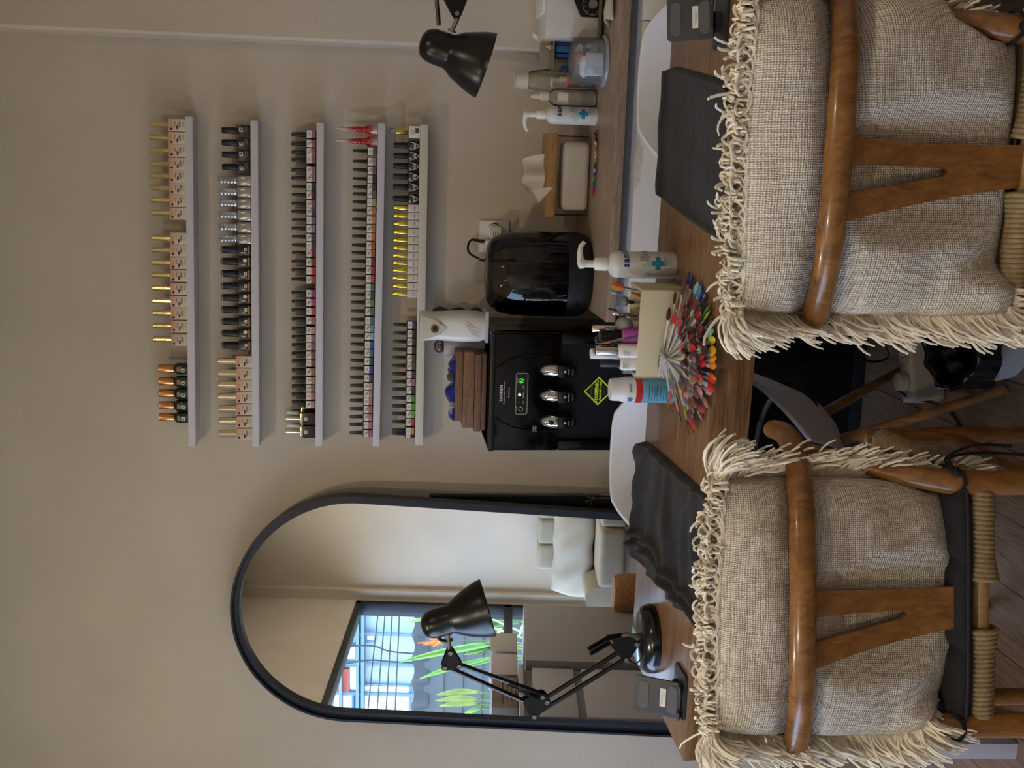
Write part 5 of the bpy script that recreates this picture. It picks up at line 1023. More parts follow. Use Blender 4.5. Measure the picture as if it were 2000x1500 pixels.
# ------------------------------------------------------------------ desk lamps
LB = mat('lamp_black', '060607', .30, bump=.03, bscale=300); SCREW = mat('screw_steel', 'a9a6a0', .3, .9)
def rod(mb, a, b, r, n=8): mb.tube([a, b], r, n)
def plate(mb, pts, y, th, r=0): mb.prism([(p.x, p.z) for p in pts], -th/2, th/2, 0, XZ((0, y, 0)))
def hull(pts, r, n=7):
    ps = [(p.x+r*math.cos(2*PI*k/n), p.z+r*math.sin(2*PI*k/n)) for p in pts for k in range(n)]; ps.sort()
    def half(q):
        o_ = []
        for p in q:
            while len(o_) > 1 and (o_[-1][0]-o_[-2][0])*(p[1]-o_[-2][1])-(o_[-1][1]-o_[-2][1])*(p[0]-o_[-2][0]) <= 0: o_.pop()
            o_.append(p)
        return o_
    return half(ps)[:-1]+half(ps[::-1])[:-1]
def shade(root, a, b, ro, rb, rn, cl=.44):
    """bell shade from the rounded back A to the open rim B"""
    ax = (b-a).normalized(); L = (b-a).length; u = ax.orthogonal().normalized(); f = frame(a, u, ax.cross(u), ax)
    n0 = L*cl
    prof = [(0, 0), (rn*.40, .0015), (rn*.70, .007), (rn*.90, .017), (rn*.98, .029), (rn, .042), (rn*1.0, n0-.003), (rn*1.03, n0+.001), (rn*1.10, n0+.006), (rn*1.34, n0+(L-n0)*.22), (ro*.80, n0+(L-n0)*.46), (ro*.91, n0+(L-n0)*.70), (ro*.97, n0+(L-n0)*.87), (ro, L), (ro*1.012, L+.001), (ro*.985, L), (ro*.90, n0+(L-n0)*.70), (ro*.78, n0+(L-n0)*.46), (rn*1.2, n0+.012), (.012, n0)]
    s = MB().lathe(prof, 48, f, cap=False).build('lamp_shade', LB, root, smooth=35)
    MB().ball(a+ax*(L*.80), .030, 18, 0).tube([a+ax*(n0+.005), a+ax*(L*.68)], [.013, .02], 16).build('bulb', mat('bulb_white', 'd9d6d0', .35), root)
    return f
def desk_lamp(label, Y, base, J, shadeA, shadeB, ro, rn, group):
    """J: base pivot pair, elbow plate pivots, head plate pivots (photo positions in the lamp's plane)"""
    q = lambda xy: py(xy[0], xy[1], Y)
    bc, br, bh = base
    L = thing('desk_lamp', label, 'lamp', (bc.x, bc.y, TZ), 0, group)
    Mt = Matrix.Translation((bc.x, bc.y, TZ))
    MB().lathe([(br, 0), (br, .012), (br*.97, bh*.55), (br*.88, bh*.85), (br*.74, bh), (0, bh+.003)], 48, Mt, cap=False).build('base', mat('lamp_base_black', '0d0f12', .22, coat=.3), L, smooth=35)
    if J:
        B1, B2, B3, E1, E2, E3, H1, H2, H3 = [q(p) for p in J]
        st_ = Vector((B2.x+.0, Y, TZ+bh)); g = MB()
        g.lathe([(.011, 0), (.011, .035), (.008, .04)], 16, Matrix.Translation((bc.x+.002, Y, TZ+bh))); g.build('post', SCREW, L)
        g = MB()
        for d in (-.011, .011): plate(g, [Vector((p[0], 0, p[1])) for p in hull([B1, B2, B3, Vector((bc.x+.004, Y, TZ+bh+.022))], .007)], Y+d, .0025)
        lb_ = g.build('base_bracket', LB, L, smooth=0)
        for (a, b) in ((q((1207, 1274)), q((1069, 1361))), (q((1220, 1287)), q((1058, 1388)))):
            g = MB(); rod(g, a, b, .0058); g.build('lower_arm', LB, L)
        g = MB()
        for d in (-.010, .010): plate(g, [Vector((p[0], 0, p[1])) for p in hull([E1, E2, E3, q((1028, 1368))], .009)], Y+d, .0025)
        el = g.build('elbow_bracket', LB, L, smooth=0)
        for (a, b) in ((q((1053, 1353)), H2), (q((1028, 1371)), H3)):
            g = MB(); rod(g, a, b, .0055); g.build('upper_arm', LB, L)
        g = MB()
        for d in (-.010, .010): plate(g, [Vector((p[0], 0, p[1])) for p in hull([H1, H2, H3], .008)], Y+d, .0025)
        hd = g.build('head_bracket', LB, L, smooth=0)
        for pr, ps_ in ((lb_, (B1, B2, B3)), (el, (E1, E2, E3)), (hd, (H1, H2, H3))):
            for p in ps_: MB().lathe([(.0055, 0), (.0048, .003), (.0025, .003), (.0025, .0015), (0, .0015)], 12, XZ((p.x, Y-.0125, p.z))).build('screw', SCREW, pr)
        def spring(a, b, n=22, r=.0052):
            ax = (b-a); u = ax.normalized().orthogonal().normalized(); w = ax.normalized().cross(u)
            return MB().tube([a+ax*(k/(n*6))+u*(r*math.cos(k*PI/3))+w*(r*math.sin(k*PI/3)) for k in range(n*6+1)], .0011, 4)
        spring(B1+Vector((0, -.012, 0)), B1.lerp(E2, .33)+Vector((.02, -.012, .0))).build('spring', LB, L); spring(B1+Vector((0, .012, 0)), B1.lerp(E2, .33)+Vector((.02, .012, .0))).build('spring', LB, L)
        spring(E1.lerp(E2, .3)+Vector((.0, -.012, .01)), E1.lerp(H2, .42)+Vector((0, -.012, 0))).build('spring', LB, L)
        hp_ = H1
    else: hp_ = q(shadeB[2])
    a, b = q(shadeA), q(shadeB[0]); f = shade(L, a, b, ro, ro*.9, rn)
    nk = q(shadeB[1]); MB().tube([hp_, nk], [.0048, .0048], 10).tube([nk+(nk-hp_).normalized()*-.004, nk], [.009, .009], 12).build('swivel_stem', SCREW, L)
    return L, a, b, hp_, q
bc = pz(1290, 1272, TZ); bc = Vector((bc.x, bc.y+.068, TZ)); YL = bc.y
L1, a, b, hp_, q = desk_lamp('black arm desk lamp with round base standing left on the table before the mirror', YL, (bc, .079, .036), [(1191, 1249), (1241, 1254), (1221, 1284), (1058, 1357), (1067, 1367), (1042, 1395), (879, 1271), (896, 1297), (868, 1300)], (823, 1226), ((952, 1187), (874, 1237), None), .067, .033, 'arm desk lamps')
MB().tube(spline([q((856, 1243)), q((862, 1251)), q((876, 1252)), q((884, 1248))], 5), .0042, 8).build('head_cable', BLKP, L1)
MB().tube(spline([q((1221, 1284)), q((1232, 1292)), q((1247, 1305))+Vector((0, .02, 0)), q((1262, 1316))+Vector((0, .05, 0))], 5), .0028, 6).build('cable', BLKP, L1)
YR = pz(1330, -60, TZ).y+.05
bcr = Vector((.62, YR, TZ))
L2, a, b, hp2, q2 = desk_lamp('black desk lamp head hanging from an arm on the right above the console', YR, (bcr, .079, .036), None, (820, 80), ((948, 128), (882, 62), (896, 30)), .072, .037, 'arm desk lamps')
g = MB(); H1, H2, H3 = q2((892, 28)), q2((905, -6)), q2((872, -10))
for d in (-.010, .010): plate(g, [Vector((p[0], 0, p[1])) for p in hull([H1, H2, H3], .010)], YR+d, .0025)
hd = g.build('head_bracket', LB, L2, smooth=0)
for p in (H1, Vector((.385, YR, 1.25))): MB().lathe([(.0055, 0), (.0048, .003), (0, .003)], 12, XZ((p.x, YR-.0125, p.z))).build('screw', SCREW, hd)
EL = Vector((.82, YR, 1.13))
for dz_ in (0, .028): g = MB(); rod(g, H2+Vector((0, 0, -dz_+.01)), EL+Vector((0, 0, -dz_)), .0055); g.build('upper_arm', LB, L2)
g = MB()
for d in (-.010, .010): plate(g, [Vector((p[0], 0, p[1])) for p in hull([EL, EL+Vector((.02, 0, -.05)), EL+Vector((-.02, 0, -.04))], .012)], YR+d, .0025)
g.build('elbow_bracket', LB, L2, smooth=0)
for dz_ in (0, .028): g = MB(); rod(g, EL+Vector((dz_, 0, -.04)), bcr+Vector((dz_-.01, 0, .07)), .0058); g.build('lower_arm', LB, L2)
MB().lathe([(.011, 0), (.011, .05), (.02, .05), (.02, .075)], 16, Matrix.Translation(bcr+Vector((0, 0, .034)))).build('post', SCREW, L2)
MB().tube(spline([q2((857, 50)), q2((856, 30)), q2((853, 0)), q2((856, -25))], 5), .0046, 8).build('head_cable', BLKP, L2)
# ------------------------------------------------------------------ wooden armchairs
TEAK = wood('teak', '6b4420', 'a27038', (7, 7, 2.2), .32, .35, 4, .05, knots=2.2); TEAKP = wood('teak_pale', '8f6c42', 'b8935f', (7, 7, 2.2), .4, .15, 4, .05)
ROPE = mat('paper_cord', '9c8763', .8, bump=.5, bscale=260, var=.15, vscale=60)
PADM = mat('pad_black', '1c1b1f', .85, bump=.25, bscale=300)
def armchair(label, rear, yaw, pad):
    t = thing('armchair', label, 'chair', (rear.x, rear.y, 0), yaw, 'wooden armchairs with cushions')
    def cv(pts, k=6): return spline(pts, k)
    HP = [(-.274, .215, .688), (-.272, .15, .695), (-.258, .085, .704), (-.220, .030, .714), (-.155, -.014, .725), (-.08, -.037, .732), (0, -.043, .734)]
    HP = HP+[(-x, y, z) for x, y, z in HP[-2::-1]]
    n = len(spline(HP, 8)); rr = [.0185*(.90+.10*min(1, min(i, n-1-i)/14))*(1 if 1 < i < n-2 else .75) for i in range(n)]
    MB().tube(spline(HP, 8), rr, 16, flat=1.12).local('back_rail', TEAK, t, smooth=60)
    for s in (-1, 1):
        lp = [(s*.205, -.03, 0), (s*.199, -.012, .22), (s*.195, 0, .40), (s*.196, .004, .455), (s*.206, .030, .53), (s*.228, .075, .615), (s*.254, .118, .694)]
        l = spline(lp, 6); r_ = []
        for p in l: r_.append(.0135+.0075*min(1, p.z/.36) if p.z < .47 else max(.0115, .021-.0095*min(1, (p.z-.47)/.16)))
        MB().tube(l, r_, 14).local('leg', TEAK, t, smooth=60)
        lp = [(s*.262, .372, 0), (s*.258, .362, .2), (s*.254, .352, .40), (s*.254, .350, .452), (s*.254, .350, .458)]
        MB().tube(lp, [.0135, .018, .0185, .017, .010], 14).local('leg', TEAK, t, smooth=60)
        a, b = Vector((s*.257, .355, .275)), Vector((s*.199, -.006, .30))
        MB().hexa([(a.x-.007, a.y, a.z-.016), (a.x+.007, a.y, a.z-.016), (b.x+.007, b.y, b.z-.018), (b.x-.007, b.y, b.z-.018), (a.x-.007, a.y, a.z+.016), (a.x+.007, a.y, a.z+.016), (b.x+.007, b.y, b.z+.018), (b.x-.007, b.y, b.z+.018)]).local('stretcher', TEAK, t, bevel=.004)
    MB().tube([(-.257, .357, .20), (0, .357, .205), (.257, .357, .20)], [.010, .013, .010], 12).local('stretcher', TEAK, t); MB().tube([(-.2, -.008, .24), (0, -.008, .245), (.2, -.008, .24)], [.010, .013, .010], 12).local('stretcher', TEAK, t)
    MB().tube([(-.195, 0, .418), (.195, 0, .418)], .0135, 16).local('seat_rail', TEAKP, t); MB().tube([(-.254, .350, .425), (.254, .350, .425)], .0145, 14).local('seat_rail', TEAKP, t)
    for s in (-1, 1): MB().tube([(s*.195, 0, .425), (s*.254, .350, .43)], .013, 12).local('seat_rail', TEAKP, t)
    # woven cord: coils on the rails and the sagging seat
    for s in (-1, 1):
        g = MB(); n = 19; pts = []; rads = []
        for k in range(n*10+1):
            u = k/(n*10); x = s*(.182-(.182-.038)*u); R_ = .0185+.0075*max(0, (u-.72)/.28)-.002*max(0, 1-u*4); a = 2*PI*k/10
            pts.append((x, R_*math.cos(a)*.95, .418+R_*math.sin(a)))
        g.tube(pts, .0046, 6); g.local('cord_wrap', ROPE, t, smooth=60)
        pts = []
        for k in range(34*9+1):
            u = k/(34*9); a = 2*PI*k/9; c = Vector((s*.198, .018, .425)).lerp(Vector((s*.253, .325, .43)), u); R_ = .0165
            pts.append((c.x+R_*math.cos(a), c.y, c.z+R_*math.sin(a)))
        MB().tube(pts, .0046, 5).local('cord_wrap', ROPE, t, smooth=60)
    def seat(u, v):
        y = .012+.33*v; hw = .19+.058*v; x = (2*u-1)*hw; q = max(abs(2*u-1), abs(2*v-1)); return (x, y, .432-.016*(1-q)+.0012*math.sin(q*95))
    MB().grid(seat, 60, 50).local('woven_seat', ROPE, t, smooth=180); o = MB().grid(lambda u, v: (seat(u, v)[0], seat(u, v)[1], seat(u, v)[2]-.018), 12, 10, flip=True).local('woven_seat_underside', ROPE, t, smooth=180)
    # forked back splat
    sp = MB(); H = 20
    def yb(z): k = (z-.418)/(.74-.418); return .0-.040*k+.012*math.sin(PI*k)
    def lerp(a, b, k): return a+(b-a)*k
    zc = .548
    def outer(z):
        k = (z-.415)/(.742-.415); return .031+.011*k+.024*k*k
    def strip(fl, fr, z0, z1):
        vs = []; fs = []
        for k in range(H+1):
            z = lerp(z0, z1, k/H); y = yb(z)
            vs += [(fl(z), y-.006, z), (fr(z), y-.006, z), (fr(z), y+.006, z), (fl(z), y+.006, z)]
        for k in range(H):
            for a in range(4): b = (a+1) % 4; fs.append((4*k+a, 4*k+b, 4*k+4+b, 4*k+4+a))
        fs += [(3, 2, 1, 0), (4*H, 4*H+1, 4*H+2, 4*H+3)]; sp.add(vs, fs)
    sk = lambda z: -.030*max(0, (z-.42)/.32)
    strip(lambda z: sk(z)-outer(z), lambda z: sk(z)+outer(z), .412, zc)
    inn = lambda z: (.006*math.sqrt(max(0, min(1, (z-zc)/.006)))+.017*max(0, (z-zc)/(.742-zc)))
    strip(lambda z: sk(z)-outer(z), lambda z: sk(z)-inn(z), zc, .730); strip(lambda z: sk(z)+inn(z), lambda z: sk(z)+outer(z), zc, .730)
    sp.local('back_splat', TEAK, t, smooth=40, weld=.0003)
    return t
CHL = Vector((-.668, -1.72, 0)); CHR_ = Vector((.025, -1.70, 0)); YL_, YR_ = math.radians(12), math.radians(0)
chl = armchair('wooden armchair with forked back on the left holding a fringed cushion and black seat pad', CHL, YL_, True)
chr2 = armchair('wooden armchair with forked back on the right holding a fringed cushion directly on woven seat', CHR_, YR_, False)
# black seat pad with ties on the left chair
ML = rotz(CHL, YL_); MR = rotz(CHR_, YR_)
sp_ = thing('seat_pad', 'black padded seat cushion tied to the left wooden armchair', 'seat pad', ML @ Vector((0, .17, .44)), YL_)
def padf(u, v, top):
    x, y = 2*u-1, 2*v-1; m = max(abs(x), abs(y)); e = max(0, 1-m**6)**.45
    tu = .012*(math.exp(-((abs(x)-.33)/.05)**2)+math.exp(-((abs(x)-1.0)/.05)**2))*(1 if True else 0)
    hw = .218+.02*v; z = .447+(1 if top else -1)*(.0245*e)-(tu*e if top else 0)
    rx = x*hw*(1-.05*abs(y)**4); ry = -.022+.36*v+.012*abs(x)**4*(1 if y < 0 else -1)
    return (rx, ry, z+.004)
g = MB(); g.grid(lambda u, v: padf(u, v, True), 60, 40); g.grid(lambda u, v: padf(u, v, False), 60, 40, flip=True)
g.v = [tuple(ML @ Vector(p)) for p in g.v]; g.build('pad_body', PADM, sp_, smooth=180, weld=.0004)
edge_ = [ML @ Vector(padf(u, v, True)) for (u, v) in [(k/24, 0) for k in range(25)]+[(1, k/24) for k in range(1, 25)]+[(1-k/24, 1) for k in range(1, 25)]+[(0, 1-k/24) for k in range(1, 24)]]
MB().tube(edge_, .0024, 6, closed=True).build('piping', mat('pad_piping', '2b2a2e', .8), sp_)
for s in (-1, 1):
    g = MB(); c = ML @ Vector((s*.197, .003, .462)); ring_ = [c+Vector((.0245*math.cos(2*PI*k/18), .0245*math.sin(2*PI*k/18), .006*math.sin(2*PI*k/9+1))) for k in range(18)]
    g.tube(ring_, .003, 6, closed=True); kn_ = c+Vector((s*.02, -.010, .004)); g.ball(kn_, .008, 8)
    if s > 0: g.tube(spline([kn_, c+Vector((.035, .02, .0)), c+Vector((.04, .03, -.06)), c+Vector((.036, .03, -.14))], 6), .0026, 6); g.tube(spline([kn_, c+Vector((.03, .03, .002)), c+Vector((.05, .04, -.05)), c+Vector((.047, .045, -.12))], 6), .0026, 6)
    g.build('tie', mat('tie_black', '0e0e10', .8), sp_)
tr_ = MR @ Vector((.197, .003, .462)); g = MB(); g.tube([tr_+Vector((.024*math.cos(2*PI*k/18), .024*math.sin(2*PI*k/18), .006*math.sin(2*PI*k/9+1))) for k in range(18)], .0032, 6, closed=True); g.ball(tr_+Vector((.0, -.027, 0)), .009, 8)
g.tube(spline([tr_+Vector((.0, -.027, 0)), tr_+Vector((.012, -.04, -.05)), tr_+Vector((.01, -.035, -.11))], 5), .004, 6)
tag(g.build('cushion_tie', mat('tie_black', '0e0e10', .8)), 'black fabric tie knotted round the right rear post of the right armchair', 'tie')
# ------------------------------------------------------------------ fringed cushions
def weave_mat():
    M = bpy.data.materials.new('cream_weave'); M.use_nodes = True; nt = M.node_tree; L = nt.links.new; b = nt.nodes['Principled BSDF']; N = nt.nodes.new
    uv = N('ShaderNodeTexCoord'); mp0 = N('ShaderNodeMapping'); L(uv.outputs['UV'], mp0.inputs[0])
    nz = N('ShaderNodeTexNoise'); nz.inputs['Scale'].default_value = 9; nz.inputs['Detail'].default_value = 3; L(uv.outputs['UV'], nz.inputs['Vector'])
    ad = N('ShaderNodeVectorMath'); ad.operation = 'MULTIPLY_ADD'; ad.inputs[1].default_value = (.012, .012, 0); L(nz.outputs['Color'], ad.inputs[0]); L(mp0.outputs[0], ad.inputs[2])
    def waves(scale, dirx):
        w = N('ShaderNodeTexWave'); w.wave_type = 'BANDS'; w.bands_direction = 'X' if dirx else 'Y'; w.inputs['Scale'].default_value = scale; w.inputs['Distortion'].default_value = 2.6; w.inputs['Detail'].default_value = 2; w.inputs['Detail Scale'].default_value = 2.2
        L(ad.outputs[0], w.inputs['Vector']); return w
    a, c = waves(43, True), waves(37, False)
    ck = N('ShaderNodeTexChecker'); ck.inputs['Scale'].default_value = 118; L(ad.outputs[0], ck.inputs['Vector'])
    m1 = N('ShaderNodeMath'); m1.operation = 'MAXIMUM'; L(a.outputs['Fac'], m1.inputs[0]); L(c.outputs['Fac'], m1.inputs[1])
    m2 = N('ShaderNodeMath'); m2.operation = 'MULTIPLY'; L(a.outputs['Fac'], m2.inputs[0]); L(c.outputs['Fac'], m2.inputs[1])
    m3 = N('ShaderNodeMath'); m3.operation = 'ADD'; L(m1.outputs[0], m3.inputs[0]); L(m2.outputs[0], m3.inputs[1])
    mh = N('ShaderNodeMath'); mh.operation = 'MULTIPLY'; mh.inputs[1].default_value = .5; L(m3.outputs[0], mh.inputs[0])
    sl = N('ShaderNodeMapping'); sl.inputs['Scale'].default_value = (3, 60, 1); L(uv.outputs['UV'], sl.inputs[0]); n2 = N('ShaderNodeTexNoise'); n2.inputs['Scale'].default_value = 2; n2.inputs['Detail'].default_value = 5; L(sl.outputs[0], n2.inputs['Vector'])
    sl2 = N('ShaderNodeMapping'); sl2.inputs['Scale'].default_value = (70, 4, 1); L(uv.outputs['UV'], sl2.inputs[0]); n3 = N('ShaderNodeTexNoise'); n3.inputs['Scale'].default_value = 2; n3.inputs['Detail'].default_value = 4; L(sl2.outputs[0], n3.inputs['Vector'])
    s1 = N('ShaderNodeMath'); s1.operation = 'ADD'; L(n2.outputs['Fac'], s1.inputs[0]); L(n3.outputs['Fac'], s1.inputs[1])
    s2 = N('ShaderNodeMath'); s2.operation = 'MULTIPLY_ADD'; s2.inputs[1].default_value = .9; s2.inputs[2].default_value = -.9; L(s1.outputs[0], s2.inputs[0])
    s3 = N('ShaderNodeMath'); s3.operation = 'ADD'; L(mh.outputs[0], s3.inputs[0]); L(s2.outputs[0], s3.inputs[1])
    r = N('ShaderNodeValToRGB'); e = r.color_ramp.elements; e[0].position = .03; e[0].color = (*hx('a8957f'), 1); e[1].position = .68; e[1].color = (*hx('f6f0e6'), 1); k = e.new(.32); k.color = (*hx('e2d6c4'), 1)
    L(s3.outputs[0], r.inputs['Fac']); L(r.outputs['Color'], b.inputs['Base Color']); b.inputs['Roughness'].default_value = .95
    bp = N('ShaderNodeBump'); bp.inputs['Strength'].default_value = .9; bp.inputs['Distance'].default_value = .003; L(s3.outputs[0], bp.inputs['Height']); L(bp.outputs['Normal'], b.inputs['Normal']); return M
WEAVE = weave_mat(); YARN = mat('cream_yarn', 'f2ead9', .95, var=.12, vscale=40)
def smax(a, b, k): return .5*(a+b+math.sqrt((a-b)**2+k*k))
def cushion(label, c, yaw, tilt, hw, hh, th, roll=0, M=None, seed=1, top_droop=1.0, soft=0.0):
    rnd = random.Random(seed)
    ex = Vector((math.cos(yaw), math.sin(yaw), 0)); fwd = Vector((-math.sin(yaw), math.cos(yaw), 0))
    up = Vector((0, 0, 1))*math.cos(tilt)-fwd*math.sin(tilt)           # the top leans back over the rail
    if roll: ex, up = ex*math.cos(roll)+up*math.sin(roll), up*math.cos(roll)-ex*math.sin(roll)
    nb = ex.cross(up)*1.0                                              # towards the camera
    t = thing('fringed_cushion', label, 'cushion', c-up*hh, yaw, 'cream fringed cushions')
    Mi = M.inverted() if M is not None else None
    HT = [(0, -.043, .734), (.08, -.037, .732), (.155, -.014, .725), (.22, .03, .714), (.258, .085, .704), (.274, .15, .695), (.4, .3, .69)]
    def hoop(x):
        for (a, b) in zip(HT, HT[1:]):
            if x <= b[0]: k = (x-a[0])/(b[0]-a[0]); return a[1]+(b[1]-a[1])*k, a[2]+(b[2]-a[2])*k
        return HT[-1][1:]
    def pos(x, y, side):
        px_ = hw*x*(1-.07*(1-abs(y)**2)*0-.05*(y*y)*(x*x)); py_ = hh*y*(1-.05*(x*x)*(y*y))
        if x < 0 and y < 0: cu_ = (-x)**3*(-y)**3*soft; px_ += .22*hw*cu_; py_ += .26*hh*cu_
        q = max(0, (1-abs(x)**3.2))*max(0, (1-abs(y)**3.2)); h = th*q**.42*side
        wr = .004*math.sin(9*x+3*y)*q+.003*math.sin(13*y-4*x)*q
        h += wr*side
        p = Vector(c)+ex*px_+up*py_+nb*h
        if M is not None:                                              # the cover gives way to the rail, the splat and the posts
            l = Mi @ p
            if l.z < .56 and l.x > 0: l.x = min(l.x, .178+.03*max(0, (l.z-.50)/.06))
            if l.x < -.14:
                w_ = min(1, (-.14-l.x)/.05); w_ = w_*w_*(3-2*w_); po_y = 0
                for (za, ya), (zb_, yb_) in zip(((0, 0), (.455, .004), (.53, .03), (.615, .075), (.694, .118), (.9, .2)), ((.455, .004), (.53, .03), (.615, .075), (.694, .118), (.9, .2), (2, .3))):
                    if za <= l.z <= zb_: po_y = ya+(yb_-ya)*(l.z-za)/(zb_-za)
                tg = po_y-.024-(.035*q**.5 if side > 0 else 0); l.y = l.y+(min(l.y, tg)-l.y)*w_
            if side > 0:
                hy, hz = hoop(abs(l.x)); lo = hy+.021-((l.z-hz+.002)/.052)**2*.05; l.y = smax(l.y, lo, .016)
                if l.z < .74:
                    k = (l.z-.418)/.322; sy_ = -.040*k+.012*math.sin(PI*k); d_ = max(0, abs(l.x+.030*max(0, (l.z-.42)/.32))-.052)
                    l.y = smax(l.y, sy_+.010-(d_/.06)**2*.04, .012)
            p = M @ l
        return p
    g = MB(); n = 70
    g.grid(lambda u, v: pos(2*u-1, 2*v-1, 1), n, n); g.grid(lambda u, v: pos(2*u-1, 2*v-1, -1), n//2, n//2, flip=True)
    g.build('cushion_cover', WEAVE, t, smooth=180, weld=.0002)
    f = MB(); G = Vector((0, 0, -1))
    def strand(p, out, nrm, L_, droop, mode):
        pts = []; d = (out*1.0+nrm*rnd.uniform(-.35, .5)+up*0).normalized(); sw = Vector((rnd.gauss(0, 1), rnd.gauss(0, 1), rnd.gauss(0, 1))); sw = (sw-d*sw.dot(d))*.30*L_; ph = rnd.uniform(0, 6)
        k = 7; pcur = Vector(p); step = L_/k; dd = Vector(d)
        for i in range(k+1):
            pts.append(pcur.copy()); dd = (dd+G*droop*(i+1)/k*.55+nrm*(.10*mode)+sw*math.sin(ph+i*1.5)*9).normalized(); pcur = pcur+dd*step
        r0 = rnd.uniform(.0017, .0026); f.tube(pts, [r0*1.1, r0*1.15, r0, r0, r0*1.05, r0, r0*.95, r0*.7], 5)
    sides = [((-1, 1), (1, 1), up, 360, .042, .95*top_droop, 1.0), ((1, 1), (1, -1), ex, 300, .064, 1.1, .45), ((-1, 1), (-1, -1), -ex, 300, .064, 1.1, .45), ((-1, -1), (1, -1), -up, 160, .055, .6, .2)]
    for (a, b, out, cnt, L0, dr, md) in sides:
        cl = 0
        for k in range(cnt):
            if k % 9 == 0: cl = rnd.gauss(0, .25); cl2 = rnd.uniform(-.3, .5)
            s = (k+rnd.uniform(-.5, .5))/cnt; s = min(1, max(0, s)); x = a[0]+(b[0]-a[0])*s; y = a[1]+(b[1]-a[1])*s
            p = pos(x, y, 1); tang = (ex if abs(b[0]-a[0]) > 0 else up)
            o_ = (out+tang*(rnd.gauss(0, .28)+cl)+nb*cl2*.6).normalized(); o_ = (o_+nb*(.55 if md == .45 else .15)).normalized(); strand(p, o_, nb, L0*rnd.uniform(.65, 1.25), dr*rnd.uniform(.5, 1.3), md*rnd.uniform(.2, 1.6))
    for (sx, sy) in ((1, 1), (-1, 1), (1, -1), (-1, -1)):
        for k in range(60):
            p = pos(sx*rnd.uniform(.95, 1), sy*rnd.uniform(.95, 1), 1); o_ = (ex*sx*rnd.uniform(.4, 1)+up*sy*rnd.uniform(.1, .8)+nb*rnd.uniform(-.3, .5)).normalized(); strand(p, o_, nb, rnd.uniform(.06, .10), rnd.uniform(.5, 1.3), .4)
    # braided seam of thick looped yarn along the top edge
    for k in range(34):
        s = -1+2*(k+rnd.random()*.6)/34; p = pos(s, .985, 1); o_ = []; R_ = rnd.uniform(.010, .016); a0 = rnd.uniform(0, 6)
        for i in range(9): a = a0+i*.7; o_.append(p+ex*(R_*math.cos(a)*1.3+.003*i)+up*(.008+R_*math.sin(a)*.9)+nb*(.006+.004*math.sin(a*1.7)))
        f.tube(spline(o_, 2), rnd.uniform(.0018, .0026), 5)
    f.build('fringe', YARN, t, smooth=60)
    return t
cL = ML @ Vector((-.008, .058, .648)); cR = MR @ Vector((.003, .055, .642))
dl_ = lambda x, y: .030*math.exp(-((y-.38)/.16)**2)*math.exp(-(x/.9)**4)+.020*math.exp(-((x+.02)/.20)**2)*(1 if y < .4 else .3)
cushion('cream woven fringed cushion in the left armchair, standing on the black seat pad', cL, YL_, math.radians(4), .212, .212, .088, math.radians(-1.5), ML, 3, 1.0, 1.0)
cushion('cream woven fringed cushion in the right armchair, beside the flat black towel', cR, YR_, math.radians(4), .240, .220, .095, math.radians(1.5), MR, 5)
# ------------------------------------------------------------------ white tub chairs on the far side of the table
SHELLM = mat('shell_white', 'dedde0', .4)
def tub(label, c, yaw, w, d, hz, seatz, cush, group):
    t = thing('tub_chair', label, 'chair', (c[0], c[1], 0), yaw, group); th = .012
    def prof(a):                                                      # rim height round the shell, a = 0 at the back
        k = abs(a)/PI; return hz-(hz-seatz-.20)*min(1, max(0, (k-.13)/.30))**1.3-(.20)*max(0, (k-.55)/.45)**1.2
    def sh(u, v, off=0):
        a = (u-.5)*2*PI*.83; R = 1-.0; z1 = prof(a); z = seatz-.03+(z1-seatz+.03)*v**.8
        k = (.62+.38*(v**.45)); fl = 1+.07*max(0, (z-seatz)/(hz-seatz))
        x = math.sin(a)*(w-off)*k*fl; y = math.cos(a)*(d-off)*k*fl
        return (x, y+.0, z)
    M = rotz((c[0], c[1], 0), yaw)
    g = MB(); g.grid(lambda u, v: sh(u, v), 60, 20, 0, M); g.grid(lambda u, v: sh(u, v, th), 60, 20, 0, M, flip=True)
    rim = [M @ ((Vector(sh(k/60, 1))+Vector(sh(k/60, 1, th)))/2) for k in range(61)]; g.tube(rim, .0063, 8)
    g.lathe([(.01, seatz-.035), (w*.62, seatz-.034), (w*.63, seatz-.02), (.01, seatz-.02)], 40, M, sy=d/w); g.build('shell', SHELLM, t, smooth=60)
    if cush:
        g = MB(); g.lathe([(.02, seatz-.02), (w*.70, seatz-.015), (w*.80, seatz+.02), (w*.78, seatz+.05), (w*.55, seatz+.072), (.0, seatz+.08)], 40, M, sy=d/w*1.0, cap=False); g.build('seat_cushion', mat('cushion_black', '0b0b0d', .85, bump=.2, bscale=200), t, smooth=60)
        def bc_(u, v): a = (u-.5)*PI*1.05; z = seatz+.05+(hz-.11-seatz-.05)*v; e = math.sin(PI*min(1, max(0, u)))**.4*math.sin(PI*min(1, v*.9+.08))**.4; R_ = .90-.22*e; return (math.sin(a)*w*R_, math.cos(a)*d*R_, z)
        MB().grid(bc_, 30, 16, 0, M, flip=True).build('back_cushion', mat('cushion_black', '0b0b0d', .85, bump=.2, bscale=200), t, smooth=180)
    for (sx, sy) in ((1, 1), (-1, 1), (1, -1), (-1, -1)):
        a = M @ Vector((sx*w*.42, sy*d*.42, seatz-.03)); b = M @ Vector((sx*w*.95, sy*d*.85, 0)); MB().tube([a, b], [.015, .011], 10).build('leg', TEAK, t)
    return t
ZB = py(1197, 890, -.60)
tub('white moulded tub chair with black cushions behind the left half of the table', (-.715, -.845), math.radians(4), .262, .265, py(1197, 890, -.58).z, .36, True, 'white tub chairs')
